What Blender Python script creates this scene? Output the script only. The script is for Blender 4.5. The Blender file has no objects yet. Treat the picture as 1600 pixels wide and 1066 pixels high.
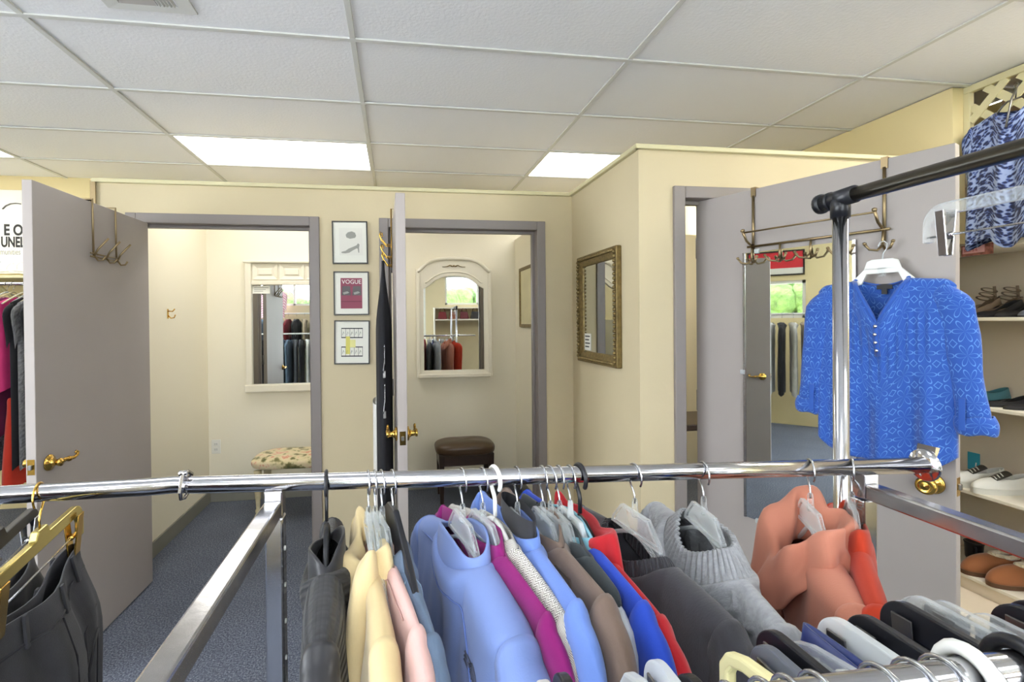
import bpy, bmesh, math, random
from mathutils import Vector, Matrix
PI = math.pi
R = random.Random(7)
sc = bpy.context.scene
col = sc.collection

# ------------------------------------------------------------------ camera, world, exposure
EYE = 1.46
def setup_camera():
    f, yaw, pit, rol, cx, cy = 777.3, .1535, -.0072, -.0094, 739.4, 506.1
    c, s = math.cos(yaw), math.sin(yaw); A = Matrix(((c, -s, 0), (s, c, 0), (0, 0, 1)))
    c, s = math.cos(pit), math.sin(pit); B = Matrix(((1, 0, 0), (0, c, s), (0, -s, c)))
    c, s = math.cos(rol), math.sin(rol); C = Matrix(((c, 0, s), (0, 1, 0), (-s, 0, c)))
    M = C @ B @ A
    x, y, z = M[0], M[1], M[2]
    rot = Matrix(((x[0], z[0], -y[0]), (x[1], z[1], -y[1]), (x[2], z[2], -y[2]))).to_4x4()
    cam = bpy.data.cameras.new('camera'); o = bpy.data.objects.new('camera', cam); col.objects.link(o)
    o.matrix_world = Matrix.Translation((0, 0, EYE)) @ rot
    cam.sensor_fit = 'HORIZONTAL'; cam.sensor_width = 36.0; cam.lens = f * 36.0 / 1600
    cam.shift_x = (800 - cx) / 1600; cam.shift_y = (cy - 533) / 1600
    cam.clip_start = .02; cam.clip_end = 100
    sc.camera = o
setup_camera()
w = bpy.data.worlds.new('sky'); sc.world = w; w.use_nodes = True
bg = w.node_tree.nodes['Background']; bg.inputs[0].default_value = (.87, .93, 1, 1); bg.inputs[1].default_value = 13.0
PANEL_FAR, PANEL_NEAR, PANEL_SHELF_FILL = 7.0, 4.0, 22.0  # the strongest one is an added lamp that brightens the shoe shelves
vs = sc.view_settings
vs.view_transform = 'Standard'; vs.look = 'None'; vs.gamma = 1; vs.use_curve_mapping = False; vs.exposure = 0.17
sc.cycles.max_bounces = 10; sc.cycles.transparent_max_bounces = 12
sc.cycles.caustics_reflective = False; sc.cycles.caustics_refractive = False
sc.cycles.sample_clamp_indirect = 6.0

# ------------------------------------------------------------------ materials
def srgb(r, g, b):
    def k(v):
        v /= 255
        return v / 12.92 if v <= .04045 else ((v + .055) / 1.055) ** 2.4
    return (k(r), k(g), k(b), 1)
def mat(name, rgb, rough=.6, metal=0, bump=0, scale=200, sheen=0, coat=0, var=0, vscale=4, uv=False, dist=.002, trans=0, ior=1.45, emit=0, spec=None):
    m = bpy.data.materials.new(name); m.use_nodes = True
    nt = m.node_tree; p = nt.nodes['Principled BSDF']; L = nt.links
    c = srgb(*rgb); p.inputs['Base Color'].default_value = c
    p.inputs['Roughness'].default_value = rough; p.inputs['Metallic'].default_value = metal
    p.inputs['Sheen Weight'].default_value = sheen; p.inputs['Coat Weight'].default_value = coat
    p.inputs['Transmission Weight'].default_value = trans; p.inputs['IOR'].default_value = ior
    if spec is not None: p.inputs['Specular IOR Level'].default_value = spec
    if emit:
        p.inputs['Emission Color'].default_value = c; p.inputs['Emission Strength'].default_value = emit
    if bump or var:
        tc = nt.nodes.new('ShaderNodeTexCoord')
        src = tc.outputs['UV' if uv else 'Object']
    if bump:
        n = nt.nodes.new('ShaderNodeTexNoise'); n.inputs['Scale'].default_value = scale; n.inputs['Detail'].default_value = 4
        L.new(src, n.inputs['Vector'])
        b = nt.nodes.new('ShaderNodeBump'); b.inputs['Strength'].default_value = bump; b.inputs['Distance'].default_value = dist
        L.new(n.outputs[0], b.inputs['Height']); L.new(b.outputs[0], p.inputs['Normal'])
    if var:
        n = nt.nodes.new('ShaderNodeTexNoise'); n.inputs['Scale'].default_value = vscale; n.inputs['Detail'].default_value = 5
        L.new(src, n.inputs['Vector'])
        r = nt.nodes.new('ShaderNodeValToRGB')
        r.color_ramp.elements[0].position = .3; r.color_ramp.elements[1].position = .7
        r.color_ramp.elements[0].color = tuple(v * (1 - var) for v in c[:3]) + (1,)
        r.color_ramp.elements[1].color = tuple(min(1, v * (1 + var)) for v in c[:3]) + (1,)
        L.new(n.outputs[0], r.inputs[0]); L.new(r.outputs[0], p.inputs['Base Color'])
    return m
def nodes_of(m):
    return m.node_tree, m.node_tree.nodes, m.node_tree.links, m.node_tree.nodes['Principled BSDF']
MT = {}
MT['wall'] = mat('cream_wall_paint', (202, 188, 154), .75, bump=.25, scale=60, dist=.002, var=.02)
MT['room'] = mat('lit_cream_paint', (236, 229, 208), .75, bump=.2, scale=60, dist=.002)  # same cream made paler: the brighter light inside is painted in
MT['yellow'] = mat('yellow_cream_paint', (224, 208, 160), .75, bump=.2, scale=60)
MT['trim'] = mat('cream_trim_gloss', (208, 200, 160), .45)
MT['door'] = mat('warm_grey_door_paint', (160, 152, 147), .5, bump=.05, scale=90, var=.02)
MT['dooredge'] = mat('grey_door_edge', (178, 174, 172), .5)
MT['frame'] = mat('taupe_frame_paint', (132, 124, 120), .45)
MT['tile'] = mat('ceiling_tile_white', (236, 236, 238), .9, bump=.6, scale=70, dist=.003)
MT['grid'] = mat('ceiling_grid_white', (208, 208, 204), .6)
MT['plenum'] = mat('plenum_dark', (120, 118, 112), .9)
MT['panel'] = mat('panel_acrylic', (255, 254, 250), .6, emit=PANEL_FAR); MT['panel_shelf_fill'] = mat('panel_acrylic_fill', (255, 252, 246), .6, emit=PANEL_SHELF_FILL); MT['panel_near'] = mat('panel_acrylic_bright', (250, 252, 255), .6, emit=PANEL_NEAR)
MT['base'] = mat('grey_rubber_base', (128, 126, 116), .55)
MT['white'] = mat('white_paint', (225, 223, 215), .5)
MT['shelf'] = mat('shelf_cream', (236, 229, 214), .55, var=.02)
MT['shelfback'] = mat('shelf_back_beige', (230, 216, 196), .65)
MT['mirrorwhite'] = mat('antique_white_wood', (230, 223, 204), .45, bump=.1, scale=80)
MT['chrome'] = mat('chrome', (196, 196, 200), .12, 1)
MT['chromeworn'] = mat('worn_chrome', (186, 185, 187), .2, 1, bump=.15, scale=40, var=.12, vscale=30)
MT['wire'] = mat('hook_wire', (190, 192, 196), .25, 1)
MT['gunmetal'] = mat('gunmetal_pole', (96, 92, 84), .3, 1)
MT['brass'] = mat('polished_brass', (208, 168, 84), .18, 1)
MT['bronze'] = mat('brushed_bronze', (150, 132, 100), .35, 1)
MT['goldplastic'] = mat('gold_plastic', (205, 186, 110), .2, .85)
MT['steel'] = mat('dull_steel', (128, 126, 124), .4, 1)
MT['mirror'] = mat('mirror_glass', (232, 236, 234), .012, 1)
def clear_mat(name, base, edge, rough, tint=(235, 240, 242)):
    """thin clear plastic: see-through face on, whiter and glossier at its edges"""
    m = mat(name, tint, rough); nt, N, L, p = nodes_of(m)
    o = N['Material Output']; t = N.new('ShaderNodeBsdfTransparent'); t.inputs[0].default_value = (.97, .98, .98, 1); mx = N.new('ShaderNodeMixShader'); lw = N.new('ShaderNodeLayerWeight'); lw.inputs[0].default_value = .35
    r = N.new('ShaderNodeMapRange'); r.inputs[3].default_value = base; r.inputs[4].default_value = edge
    L.new(lw.outputs[1], r.inputs[0]); L.new(r.outputs[0], mx.inputs[0]); L.new(t.outputs[0], mx.inputs[1]); L.new(p.outputs[0], mx.inputs[2]); L.new(mx.outputs[0], o.inputs[0])
    return m
MT['clear'] = clear_mat('clear_plastic', .06, .68, .08); MT['clear2'] = clear_mat('frosted_plastic', .42, .85, .25)
MT['whiteplastic'] = mat('white_plastic', (226, 226, 222), .35)
MT['creamplastic'] = mat('cream_plastic', (232, 224, 170), .4)
MT['blackplastic'] = mat('black_plastic', (26, 27, 32), .32)
MT['greyplastic'] = mat('grey_plastic', (92, 96, 106), .35)
MT['goldframe'] = mat('antique_gold_frame', (124, 106, 66), .42, .55, bump=.6, scale=120, var=.3, vscale=60)
MT['blackframe'] = mat('thin_black_frame', (44, 40, 34), .4)
MT['paper'] = mat('paper_white', (236, 235, 226), .7)
MT['mat'] = mat('mat_board', (230, 229, 216), .7)
MT['ink'] = mat('black_ink', (38, 38, 40), .6)
MT['greyink'] = mat('grey_ink', (150, 150, 140), .6)
def pane_glass():
    m = bpy.data.materials.new('window_glass'); m.use_nodes = True; nt = m.node_tree; nt.nodes.clear()
    o = nt.nodes.new('ShaderNodeOutputMaterial'); mx = nt.nodes.new('ShaderNodeMixShader'); t = nt.nodes.new('ShaderNodeBsdfTransparent'); g = nt.nodes.new('ShaderNodeBsdfGlossy')
    g.inputs['Roughness'].default_value = .02; mx.inputs[0].default_value = .07
    nt.links.new(t.outputs[0], mx.inputs[1]); nt.links.new(g.outputs[0], mx.inputs[2]); nt.links.new(mx.outputs[0], o.inputs[0])
    return m
MT['glass'] = pane_glass()
MT['leather'] = mat('brown_leather', (78, 60, 42), .35, bump=.3, scale=150, coat=.1)
MT['darkwood'] = mat('dark_wood', (52, 36, 26), .4, var=.2, vscale=30)
MT['palewood'] = mat('pale_painted_wood', (196, 184, 148), .5, var=.15, vscale=20)
MT['outlet'] = mat('outlet_white', (232, 230, 220), .4)
MT['teal'] = mat('teal_tag', (66, 176, 204), .6)
MT['yellowtag'] = mat('yellow_marker', (214, 206, 104), .6)
def carpet():
    m = mat('blue_grey_carpet', (88, 94, 108), .95)
    nt, N, L, p = nodes_of(m)
    tc = N.new('ShaderNodeTexCoord')
    v = N.new('ShaderNodeTexNoise'); v.inputs['Scale'].default_value = 130; v.inputs['Detail'].default_value = 3
    v2 = N.new('ShaderNodeTexNoise'); v2.inputs['Scale'].default_value = 4; v2.inputs['Detail'].default_value = 3
    r = N.new('ShaderNodeValToRGB'); e = r.color_ramp.elements
    e[0].position = .32; e[0].color = srgb(64, 69, 84); e[1].position = .72; e[1].color = srgb(146, 152, 160)
    e.new(.5).color = srgb(94, 100, 115)
    mx = N.new('ShaderNodeMix'); mx.data_type = 'RGBA'; mx.blend_type = 'MULTIPLY'; mx.inputs[0].default_value = .35
    L.new(tc.outputs['Object'], v.inputs['Vector']); L.new(tc.outputs['Object'], v2.inputs['Vector'])
    L.new(v.outputs[0], r.inputs[0]); L.new(r.outputs[0], mx.inputs[6]); L.new(v2.outputs[0], mx.inputs[7])
    L.new(mx.outputs[2], p.inputs['Base Color'])
    b = N.new('ShaderNodeBump'); b.inputs['Strength'].default_value = .8; b.inputs['Distance'].default_value = .006
    L.new(v.outputs[0], b.inputs['Height']); L.new(b.outputs[0], p.inputs['Normal'])
    return m
MT['carpet'] = carpet()
def cloth(name, rgb, rough=.9, bump=.25, scale=500, sheen=.1, var=.06, vscale=12, dist=.001):
    return mat(name, tuple(v * .87 for v in rgb), rough, 0, bump, scale, min(sheen, .15), 0, var, vscale, True, dist)
def striped(m, scale, axis=0, strength=.7, dist=.002, dark=None):
    """fine ribs or wales running along the cloth, from its UV map (metres)"""
    nt, N, L, p = nodes_of(m)
    tc = N.new('ShaderNodeTexCoord'); wv = N.new('ShaderNodeTexWave')
    wv.bands_direction = 'XYZ'[axis]; wv.inputs['Scale'].default_value = scale; wv.inputs['Distortion'].default_value = 1.0; wv.inputs['Detail'].default_value = 1
    wv.inputs['Detail Scale'].default_value = 3
    L.new(tc.outputs['UV'], wv.inputs['Vector'])
    b = N.new('ShaderNodeBump'); b.inputs['Strength'].default_value = strength; b.inputs['Distance'].default_value = dist
    L.new(wv.outputs[1], b.inputs['Height'])
    old = p.inputs['Normal'].links
    if old: L.new(old[0].from_socket, b.inputs['Normal'])
    L.new(b.outputs[0], p.inputs['Normal'])
    if dark:
        r = N.new('ShaderNodeValToRGB'); r.color_ramp.elements[0].color = srgb(*dark[0]); r.color_ramp.elements[1].color = srgb(*dark[1])
        L.new(wv.outputs[1], r.inputs[0]); L.new(r.outputs[0], p.inputs['Base Color'])
    return m
def herringbone():
    m = mat('herringbone_knit', (190, 186, 178), .95, sheen=.2)
    nt, N, L, p = nodes_of(m)
    def math_(op, a, b=None):
        n = N.new('ShaderNodeMath'); n.operation = op
        for i, v in enumerate((a, b)):
            if v is None: continue
            if hasattr(v, 'is_output'): L.new(v, n.inputs[i])
            else: n.inputs[i].default_value = v
        return n.outputs[0]
    tc = N.new('ShaderNodeTexCoord'); sx = N.new('ShaderNodeSeparateXYZ'); L.new(tc.outputs['UV'], sx.inputs[0])
    tri = math_('PINGPONG', math_('MULTIPLY', sx.outputs[0], 1.0), .0055)
    ph = math_('ADD', sx.outputs[1], math_('MULTIPLY', tri, 1.1))
    s = math_('SINE', math_('MULTIPLY', ph, 1900.0))
    r = N.new('ShaderNodeValToRGB'); e = r.color_ramp.elements
    e[0].position = .35; e[0].color = srgb(136, 130, 124); e[1].position = .65; e[1].color = srgb(222, 219, 210)
    L.new(math_('ADD', math_('MULTIPLY', s, .5), .5), r.inputs[0]); L.new(r.outputs[0], p.inputs['Base Color'])
    b = N.new('ShaderNodeBump'); b.inputs['Strength'].default_value = .5; b.inputs['Distance'].default_value = .001
    L.new(s, b.inputs['Height']); L.new(b.outputs[0], p.inputs['Normal'])
    return m
def leopard():
    m = mat('leopard_blue_print', (110, 130, 180), .85, sheen=.2)
    nt, N, L, p = nodes_of(m)
    tc = N.new('ShaderNodeTexCoord'); mp = N.new('ShaderNodeMapping'); mp.inputs['Scale'].default_value = (62, 80, 1)
    n = N.new('ShaderNodeTexNoise'); n.inputs['Scale'].default_value = 30; n.inputs['Detail'].default_value = 1
    mx = N.new('ShaderNodeMix'); mx.data_type = 'RGBA'; mx.inputs[0].default_value = .12
    vo = N.new('ShaderNodeTexVoronoi'); vo.feature = 'F1'; vo.inputs['Scale'].default_value = 1
    r = N.new('ShaderNodeValToRGB'); e = r.color_ramp.elements
    e[0].position = .36; e[0].color = srgb(24, 32, 68); e[1].position = .66; e[1].color = srgb(140, 156, 196)
    e.new(.50).color = srgb(62, 82, 140)
    L.new(tc.outputs['UV'], mp.inputs[0]); L.new(tc.outputs['UV'], n.inputs['Vector'])
    L.new(mp.outputs[0], mx.inputs[6]); L.new(n.outputs[1], mx.inputs[7])
    ad = N.new('ShaderNodeVectorMath'); ad.operation = 'MULTIPLY_ADD'
    L.new(n.outputs[1], ad.inputs[0]); ad.inputs[1].default_value = (1.0, 1.0, 0); L.new(mp.outputs[0], ad.inputs[2])
    L.new(ad.outputs[0], vo.inputs['Vector']); L.new(vo.outputs[0], r.inputs[0]); L.new(r.outputs[0], p.inputs['Base Color'])
    return m
def blouse_mat():
    """cobalt burnout cloth with a raised lattice of six-petal line flowers"""
    m = mat('cobalt_lattice_cloth', (48, 98, 196), .8, sheen=.3)
    nt, N, L, p = nodes_of(m)
    def mt(op, a, b=None, c=None):
        n = N.new('ShaderNodeMath'); n.operation = op
        for i, v in enumerate((a, b, c)):
            if v is None: continue
            if hasattr(v, 'is_output'): L.new(v, n.inputs[i])
            else: n.inputs[i].default_value = v
        return n.outputs[0]
    tc = N.new('ShaderNodeTexCoord'); sx = N.new('ShaderNodeSeparateXYZ'); L.new(tc.outputs['UV'], sx.inputs[0])
    CW, CH = .060, .068
    def cell(sh):
        pu = mt('SUBTRACT', mt('FRACT', mt('ADD', mt('DIVIDE', sx.outputs[0], CW), sh)), .5)
        pv = mt('SUBTRACT', mt('FRACT', mt('ADD', mt('DIVIDE', sx.outputs[1], CH), sh)), .5)
        return pu, pv
    def flower(pu, pv):
        r_ = mt('SQRT', mt('ADD', mt('MULTIPLY', pu, pu), mt('MULTIPLY', pv, pv)))
        th = mt('ARCTAN2', pv, pu)
        rose = mt('MULTIPLY', mt('ABSOLUTE', mt('COSINE', mt('MULTIPLY', th, 3.0))), .47)
        return mt('LESS_THAN', mt('ABSOLUTE', mt('SUBTRACT', r_, rose)), .027)
    def diamond(pu, pv):
        return mt('LESS_THAN', mt('ABSOLUTE', mt('SUBTRACT', mt('ADD', mt('ABSOLUTE', pu), mt('ABSOLUTE', pv)), .17)), .022)
    pa = cell(0.0); pb = cell(0.5)
    mxx = mt('MAXIMUM', flower(*pa), diamond(*pb))
    r = N.new('ShaderNodeMix'); r.data_type = 'RGBA'; r.inputs[6].default_value = srgb(38, 84, 170); r.inputs[7].default_value = srgb(92, 140, 208)
    L.new(mxx, r.inputs[0]); L.new(r.outputs[2], p.inputs['Base Color'])
    bb = N.new('ShaderNodeBump'); bb.inputs['Strength'].default_value = .5; bb.inputs['Distance'].default_value = .0015
    L.new(mxx, bb.inputs['Height']); L.new(bb.outputs[0], p.inputs['Normal'])
    return m
def floral():
    m = mat('floral_cushion_cloth', (214, 200, 160), .9, sheen=.2)
    nt, N, L, p = nodes_of(m)
    tc = N.new('ShaderNodeTexCoord'); n = N.new('ShaderNodeTexNoise'); n.inputs['Scale'].default_value = 13; n.inputs['Detail'].default_value = 5
    r = N.new('ShaderNodeValToRGB'); e = r.color_ramp.elements; r.color_ramp.interpolation = 'EASE'
    e[0].position = .30; e[0].color = srgb(84, 88, 52); e[1].position = .8; e[1].color = srgb(150, 70, 52)
    for pos, c in ((.40, (128, 120, 76)), (.47, (216, 202, 158)), (.56, (226, 208, 170)), (.62, (214, 150, 122)), (.68, (226, 186, 160))):
        e.new(pos).color = srgb(*c)
    L.new(tc.outputs['Object'], n.inputs['Vector']); L.new(n.outputs[0], r.inputs[0]); L.new(r.outputs[0], p.inputs['Base Color'])
    return m
MT['leopard'] = leopard(); MT['blouse'] = blouse_mat(); MT['floral'] = floral(); MT['herring'] = herringbone()

# ------------------------------------------------------------------ mesh building
class MB:
    def __init__(s): s.v = []; s.f = []; s.sm = []; s.uv = {}; s.weld = False
    def add(s, vs, fs, smooth=False, uvs=None):
        o = len(s.v); s.v += [tuple(v) for v in vs]
        for f in fs:
            s.f.append(tuple(i + o for i in f)); s.sm.append(smooth)
        if uvs:
            for i, u in enumerate(uvs): s.uv[o + i] = u
        return s
    def box(s, a, b):
        x0, y0, z0 = (min(p, q) for p, q in zip(a, b)); x1, y1, z1 = (max(p, q) for p, q in zip(a, b))
        return s.add([(x0, y0, z0), (x1, y0, z0), (x1, y1, z0), (x0, y1, z0), (x0, y0, z1), (x1, y0, z1), (x1, y1, z1), (x0, y1, z1)],
                     [(0, 3, 2, 1), (4, 5, 6, 7), (0, 1, 5, 4), (1, 2, 6, 5), (2, 3, 7, 6), (3, 0, 4, 7)])
    def obox(s, a, b, wd, ht, up=(0, 0, 1)):
        """a box bar from a to b, wd wide and ht high"""
        a = Vector(a); b = Vector(b); d = (b - a).normalized(); sd = d.cross(Vector(up)).normalized(); u = sd.cross(d)
        vs = []
        for p in (a, b):
            for i, j in ((-1, -1), (1, -1), (1, 1), (-1, 1)): vs.append(p + sd * i * wd / 2 + u * j * ht / 2)
        return s.add(vs, [(0, 1, 2, 3), (7, 6, 5, 4), (0, 4, 5, 1), (1, 5, 6, 2), (2, 6, 7, 3), (3, 7, 4, 0)])
    def tube(s, pts, r, seg=10, caps=True, closed=False, flat=1.0, upv=None):
        pts = [Vector(p) for p in pts]; n = len(pts); vs = []; N0 = None
        for i, p in enumerate(pts):
            if closed: t = pts[(i + 1) % n] - pts[i - 1]
            else: t = pts[min(i + 1, n - 1)] - pts[max(i - 1, 0)]
            t.normalize()
            if N0 is None:
                N0 = Vector(upv) if upv else (Vector((0, 0, 1)) if abs(t.z) < .9 else Vector((1, 0, 0)))
            N0 = (N0 - t * N0.dot(t)).normalized(); B = t.cross(N0)
            rr = r[i] if isinstance(r, (list, tuple)) else r
            for k in range(seg):
                a = 2 * PI * k / seg
                vs.append(p + N0 * math.cos(a) * rr * flat + B * math.sin(a) * rr)
        fs = []
        for i in range(n if closed else n - 1):
            j = (i + 1) % n
            for k in range(seg):
                m = (k + 1) % seg
                fs.append((i * seg + k, i * seg + m, j * seg + m, j * seg + k))
        if caps and not closed:
            fs.append(tuple(range(seg - 1, -1, -1))); fs.append(tuple((n - 1) * seg + k for k in range(seg)))
        return s.add(vs, fs, True)
    def lathe(s, prof, seg=20, o=(0, 0, 0), axis='Z'):
        vs = []
        for r, z in prof:
            for k in range(seg):
                a = 2 * PI * k / seg; x, y = r * math.cos(a), r * math.sin(a)
                p = {'Z': (x, y, z), 'Y': (x, z, y), 'X': (z, x, y)}[axis]
                vs.append((p[0] + o[0], p[1] + o[1], p[2] + o[2]))
        fs = []
        for i in range(len(prof) - 1):
            for k in range(seg):
                m = (k + 1) % seg; fs.append((i * seg + k, i * seg + m, (i + 1) * seg + m, (i + 1) * seg + k))
        fs.append(tuple(range(seg - 1, -1, -1))); fs.append(tuple((len(prof) - 1) * seg + k for k in range(seg)))
        return s.add(vs, fs, True)
    def prism(s, out, y0, y1, smooth=False):
        """polygon in the XZ plane, extruded along Y"""
        n = len(out)
        vs = [(x, y0, z) for x, z in out] + [(x, y1, z) for x, z in out]
        return s.add(vs, [tuple(range(n)), tuple(range(2 * n - 1, n - 1, -1))] + [(i, i + n, (i + 1) % n + n, (i + 1) % n) for i in range(n)], smooth)
    def ring(s, out, inn, y0, y1, yi=None):
        """frame between two outlines of equal count (XZ plane), front at y0, back at y1; yi: front depth of the inner lip"""
        n = len(out); yi = y0 if yi is None else yi
        vs = [(x, y0, z) for x, z in out] + [(x, yi, z) for x, z in inn] + [(x, y1, z) for x, z in out] + [(x, y1, z) for x, z in inn]
        fs = []
        for i in range(n):
            j = (i + 1) % n
            fs += [(i, j, n + j, n + i), (2 * n + i, 3 * n + i, 3 * n + j, 2 * n + j), (i, 2 * n + i, 2 * n + j, j), (n + i, n + j, 3 * n + j, 3 * n + i)]
        return s.add(vs, fs)
    def grid(s, fn, nu, nv, cu=False, uvf=None, smooth=True):
        """fn(u, v) for u, v in 0..1"""
        vs = []; uv = []
        cols = nu if cu else nu + 1
        for j in range(nv + 1):
            for i in range(cols):
                vs.append(fn(i / nu, j / nv)); uv.append(uvf(i / nu, j / nv) if uvf else (i / nu, j / nv))
        fs = []
        for j in range(nv):
            for i in range(nu):
                k = (i + 1) % cols if cu else i + 1
                fs.append((j * cols + i, j * cols + k, (j + 1) * cols + k, (j + 1) * cols + i))
        return s.add(vs, fs, smooth, uv)
    def mesh(s, name, m):
        me = bpy.data.meshes.new(name); me.from_pydata(s.v, [], s.f)
        me.polygons.foreach_set('use_smooth', s.sm)
        if s.uv:
            ul = me.uv_layers.new(name='UVMap'); d = ul.data
            for l in me.loops: d[l.index].uv = s.uv.get(l.vertex_index, (0, 0))
        bm = bmesh.new(); bm.from_mesh(me)
        if s.weld: bmesh.ops.remove_doubles(bm, verts=bm.verts, dist=2e-5)
        bmesh.ops.recalc_face_normals(bm, faces=bm.faces); bm.to_mesh(me); bm.free()
        me.materials.append(m); me.update()
        return me
def obj(name, mb, m, parent=None, loc=(0, 0, 0), rot=(0, 0, 0), bevel=0, solid=0, sub=0, label=None, kind=None, bseg=2, off=0.0):
    me = mb if isinstance(mb, bpy.types.Mesh) else mb.mesh(name, m)
    o = bpy.data.objects.new(name, me); col.objects.link(o); o.location = loc; o.rotation_euler = rot
    if parent: o.parent = parent
    if bevel:
        b = o.modifiers.new('bevel', 'BEVEL'); b.width = bevel; b.segments = bseg; b.limit_method = 'ANGLE'; b.harden_normals = False
    if sub:
        q = o.modifiers.new('sub', 'SUBSURF'); q.levels = sub; q.render_levels = sub
    if solid:
        q = o.modifiers.new('solid', 'SOLIDIFY'); q.thickness = solid; q.offset = off
    if label: o['label'] = label
    if kind: o['kind'] = kind
    return o
def thing(name, label, cat, loc=(0, 0, 0), rotz=0, group=None, rot=None):
    o = bpy.data.objects.new(name, None); col.objects.link(o); o.empty_display_size = .05
    o.location = loc; o.rotation_euler = rot if rot else (0, 0, rotz)
    o['label'] = label; o['category'] = cat
    if group: o['group'] = group
    return o
def holder(name, loc=(0, 0, 0), rotz=0):
    o = bpy.data.objects.new(name, None); col.objects.link(o); o.location = loc; o.rotation_euler = (0, 0, rotz); o['kind'] = 'structure'
    return o
def struct(name, mb, m, bevel=0):
    o = obj(name, mb, m, bevel=bevel); o['kind'] = 'structure'
    return o
def copy_part(ch, parent, mats=None):
    c = ch.copy(); col.objects.link(c); c.parent = parent
    return c
def dup(root, loc, rotz, label, group=None):
    r = root.copy(); col.objects.link(r); r.location = loc; r.rotation_euler = (0, 0, rotz); r['label'] = label
    if group: r['group'] = group
    for ch in list(root.children):
        c = ch.copy(); col.objects.link(c); c.parent = r
        for g in list(ch.children):
            d = g.copy(); col.objects.link(d); d.parent = c
    return r
def text(name, s, size, m, parent, loc, rot, label=None, align='LEFT', bold=0.0, xs=1.0):
    cu = bpy.data.curves.new(name, 'FONT'); cu.body = s; cu.size = size; cu.align_x = align; cu.offset = bold; cu.extrude = .0004; cu.resolution_u = 4
    t = bpy.data.objects.new(name, cu); col.objects.link(t)
    me = bpy.data.meshes.new_from_object(t.evaluated_get(bpy.context.evaluated_depsgraph_get()))
    bpy.data.objects.remove(t); bpy.data.curves.remove(cu)
    me.materials.clear(); me.materials.append(m)
    o = bpy.data.objects.new(name, me); col.objects.link(o); o.parent = parent; o.location = loc; o.rotation_euler = rot; o.scale = (xs, 1, 1)
    if label: o['label'] = label
    return o
def smooth01(t):
    t = max(0., min(1., t)); return t * t * (3 - 2 * t)
def lerp(a, b, t): return a + (b - a) * t
def rect(x0, z0, x1, z1): return [(x0, z0), (x1, z0), (x1, z1), (x0, z1)]

# ------------------------------------------------------------------ room shell
CEIL = 2.63; CAP = 2.245
XL, XR, YR, YB = -4.0, 2.91, -1.6, 4.4
def wall(name, boxes, m):
    mb = MB()
    for a, b in boxes: mb.box(a, b)
    return struct(name, mb, MT[m])
struct('floor', MB().box((XL - .1, YR - .1, -.1), (3.4, 4.55, 0)), MT['carpet'])
# front partition of the fitting rooms, two door openings (doors 1 and 2)
D1 = (-1.437, -.48); D2 = (-.056, .89); DH = 2.03
wall('wall_partition', [((-1.642, 3.03, 0), (D1[0], 3.14, CAP)), ((D1[0], 3.03, DH + .005), (D1[1], 3.14, CAP)), ((D1[1], 3.03, 0), (D2[0], 3.14, CAP)),
                        ((D2[0], 3.03, DH + .005), (D2[1], 3.14, CAP)), ((D2[1], 3.03, 0), (1.109, 3.14, CAP))], 'wall')
# partition returning towards the camera, then the front of the third fitting room (door 3)
D3 = (1.318, 2.29)
wall('wall_corner', [((1.109, 2.15, 0), (1.209, 3.14, CAP)), ((1.209, 2.15, 0), (D3[0], 2.26, CAP)), ((D3[0], 2.15, DH + .005), (D3[1], 2.26, CAP)), ((D3[1], 2.15, 0), (2.81, 2.26, CAP))], 'wall')
wall('wall_fitting_left', [((-1.615, 3.14, 0), (-1.515, 4.32, CAP))], 'room')
wall('wall_fitting_middle', [((-.32, 3.14, 0), (-.22, 4.32, 1.45))], 'room')  # top cut low, out of view, letting panel light into the middle room
wall('wall_fitting_right', [((1.049, 3.14, 0), (1.149, 4.32, 2.17))], 'room')  # lower than the cap so panel light spills in
wall('wall_fitting_back', [((-1.615, 4.32, 0), (2.95, 4.42, CAP))], 'room')
wall('wall_back', [((XL - .1, 4.45, 0), (3.4, 4.55, CEIL + .05))], 'yellow')
wall('wall_right', [((2.83, 2.26, 0), (2.905, 4.32, CEIL)), ((2.83, 2.15, 1.83), (2.905, 2.26, CEIL)), ((3.28, YR, 0), (3.38, 2.7, CEIL)), ((2.905, 2.6, 0), (3.28, 2.7, CEIL))], 'yellow')
# rear and left walls: high windows seen in mirrors, large ones added for daylight
RW = [(-2.65, -1.3, 1.78), (-.9, .35, .35), (.75, 2.1, 1.78), (2.3, 3.2, .35)]  # sills near the floor: unseen glazing added to light the ceiling
bx = [((XL - .1, YR - .1, 0), (3.4, YR, .35)), ((XL - .1, YR - .1, 2.38), (3.4, YR, CEIL))]
xs = [XL - .1] + [v for p in RW for v in p[:2]] + [3.4]
for i in range(0, len(xs), 2): bx.append(((xs[i], YR - .1, .35), (xs[i + 1], YR, 2.38)))
for a, b, z in RW:
    if z > .4: bx.append(((a, YR - .1, .35), (b, YR, z)))
wall('wall_rear', bx, 'wall')
wall('wall_left', [((XL - .1, YR, 0), (XL, 4.45, .35)), ((XL - .1, YR, 2.38), (XL, 4.45, CEIL)), ((XL - .1, YR, .35), (XL, -1.3, 2.38)), ((XL - .1, 1.4, .35), (XL, 2.0, 2.38)), ((XL - .1, 2.0, .35), (XL, 3.4, 1.45)), ((XL - .1, 2.0, 1.96), (XL, 3.4, 2.38)), ((XL - .1, 3.4, .35), (XL, 4.45, 2.38))], 'yellow')
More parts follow.
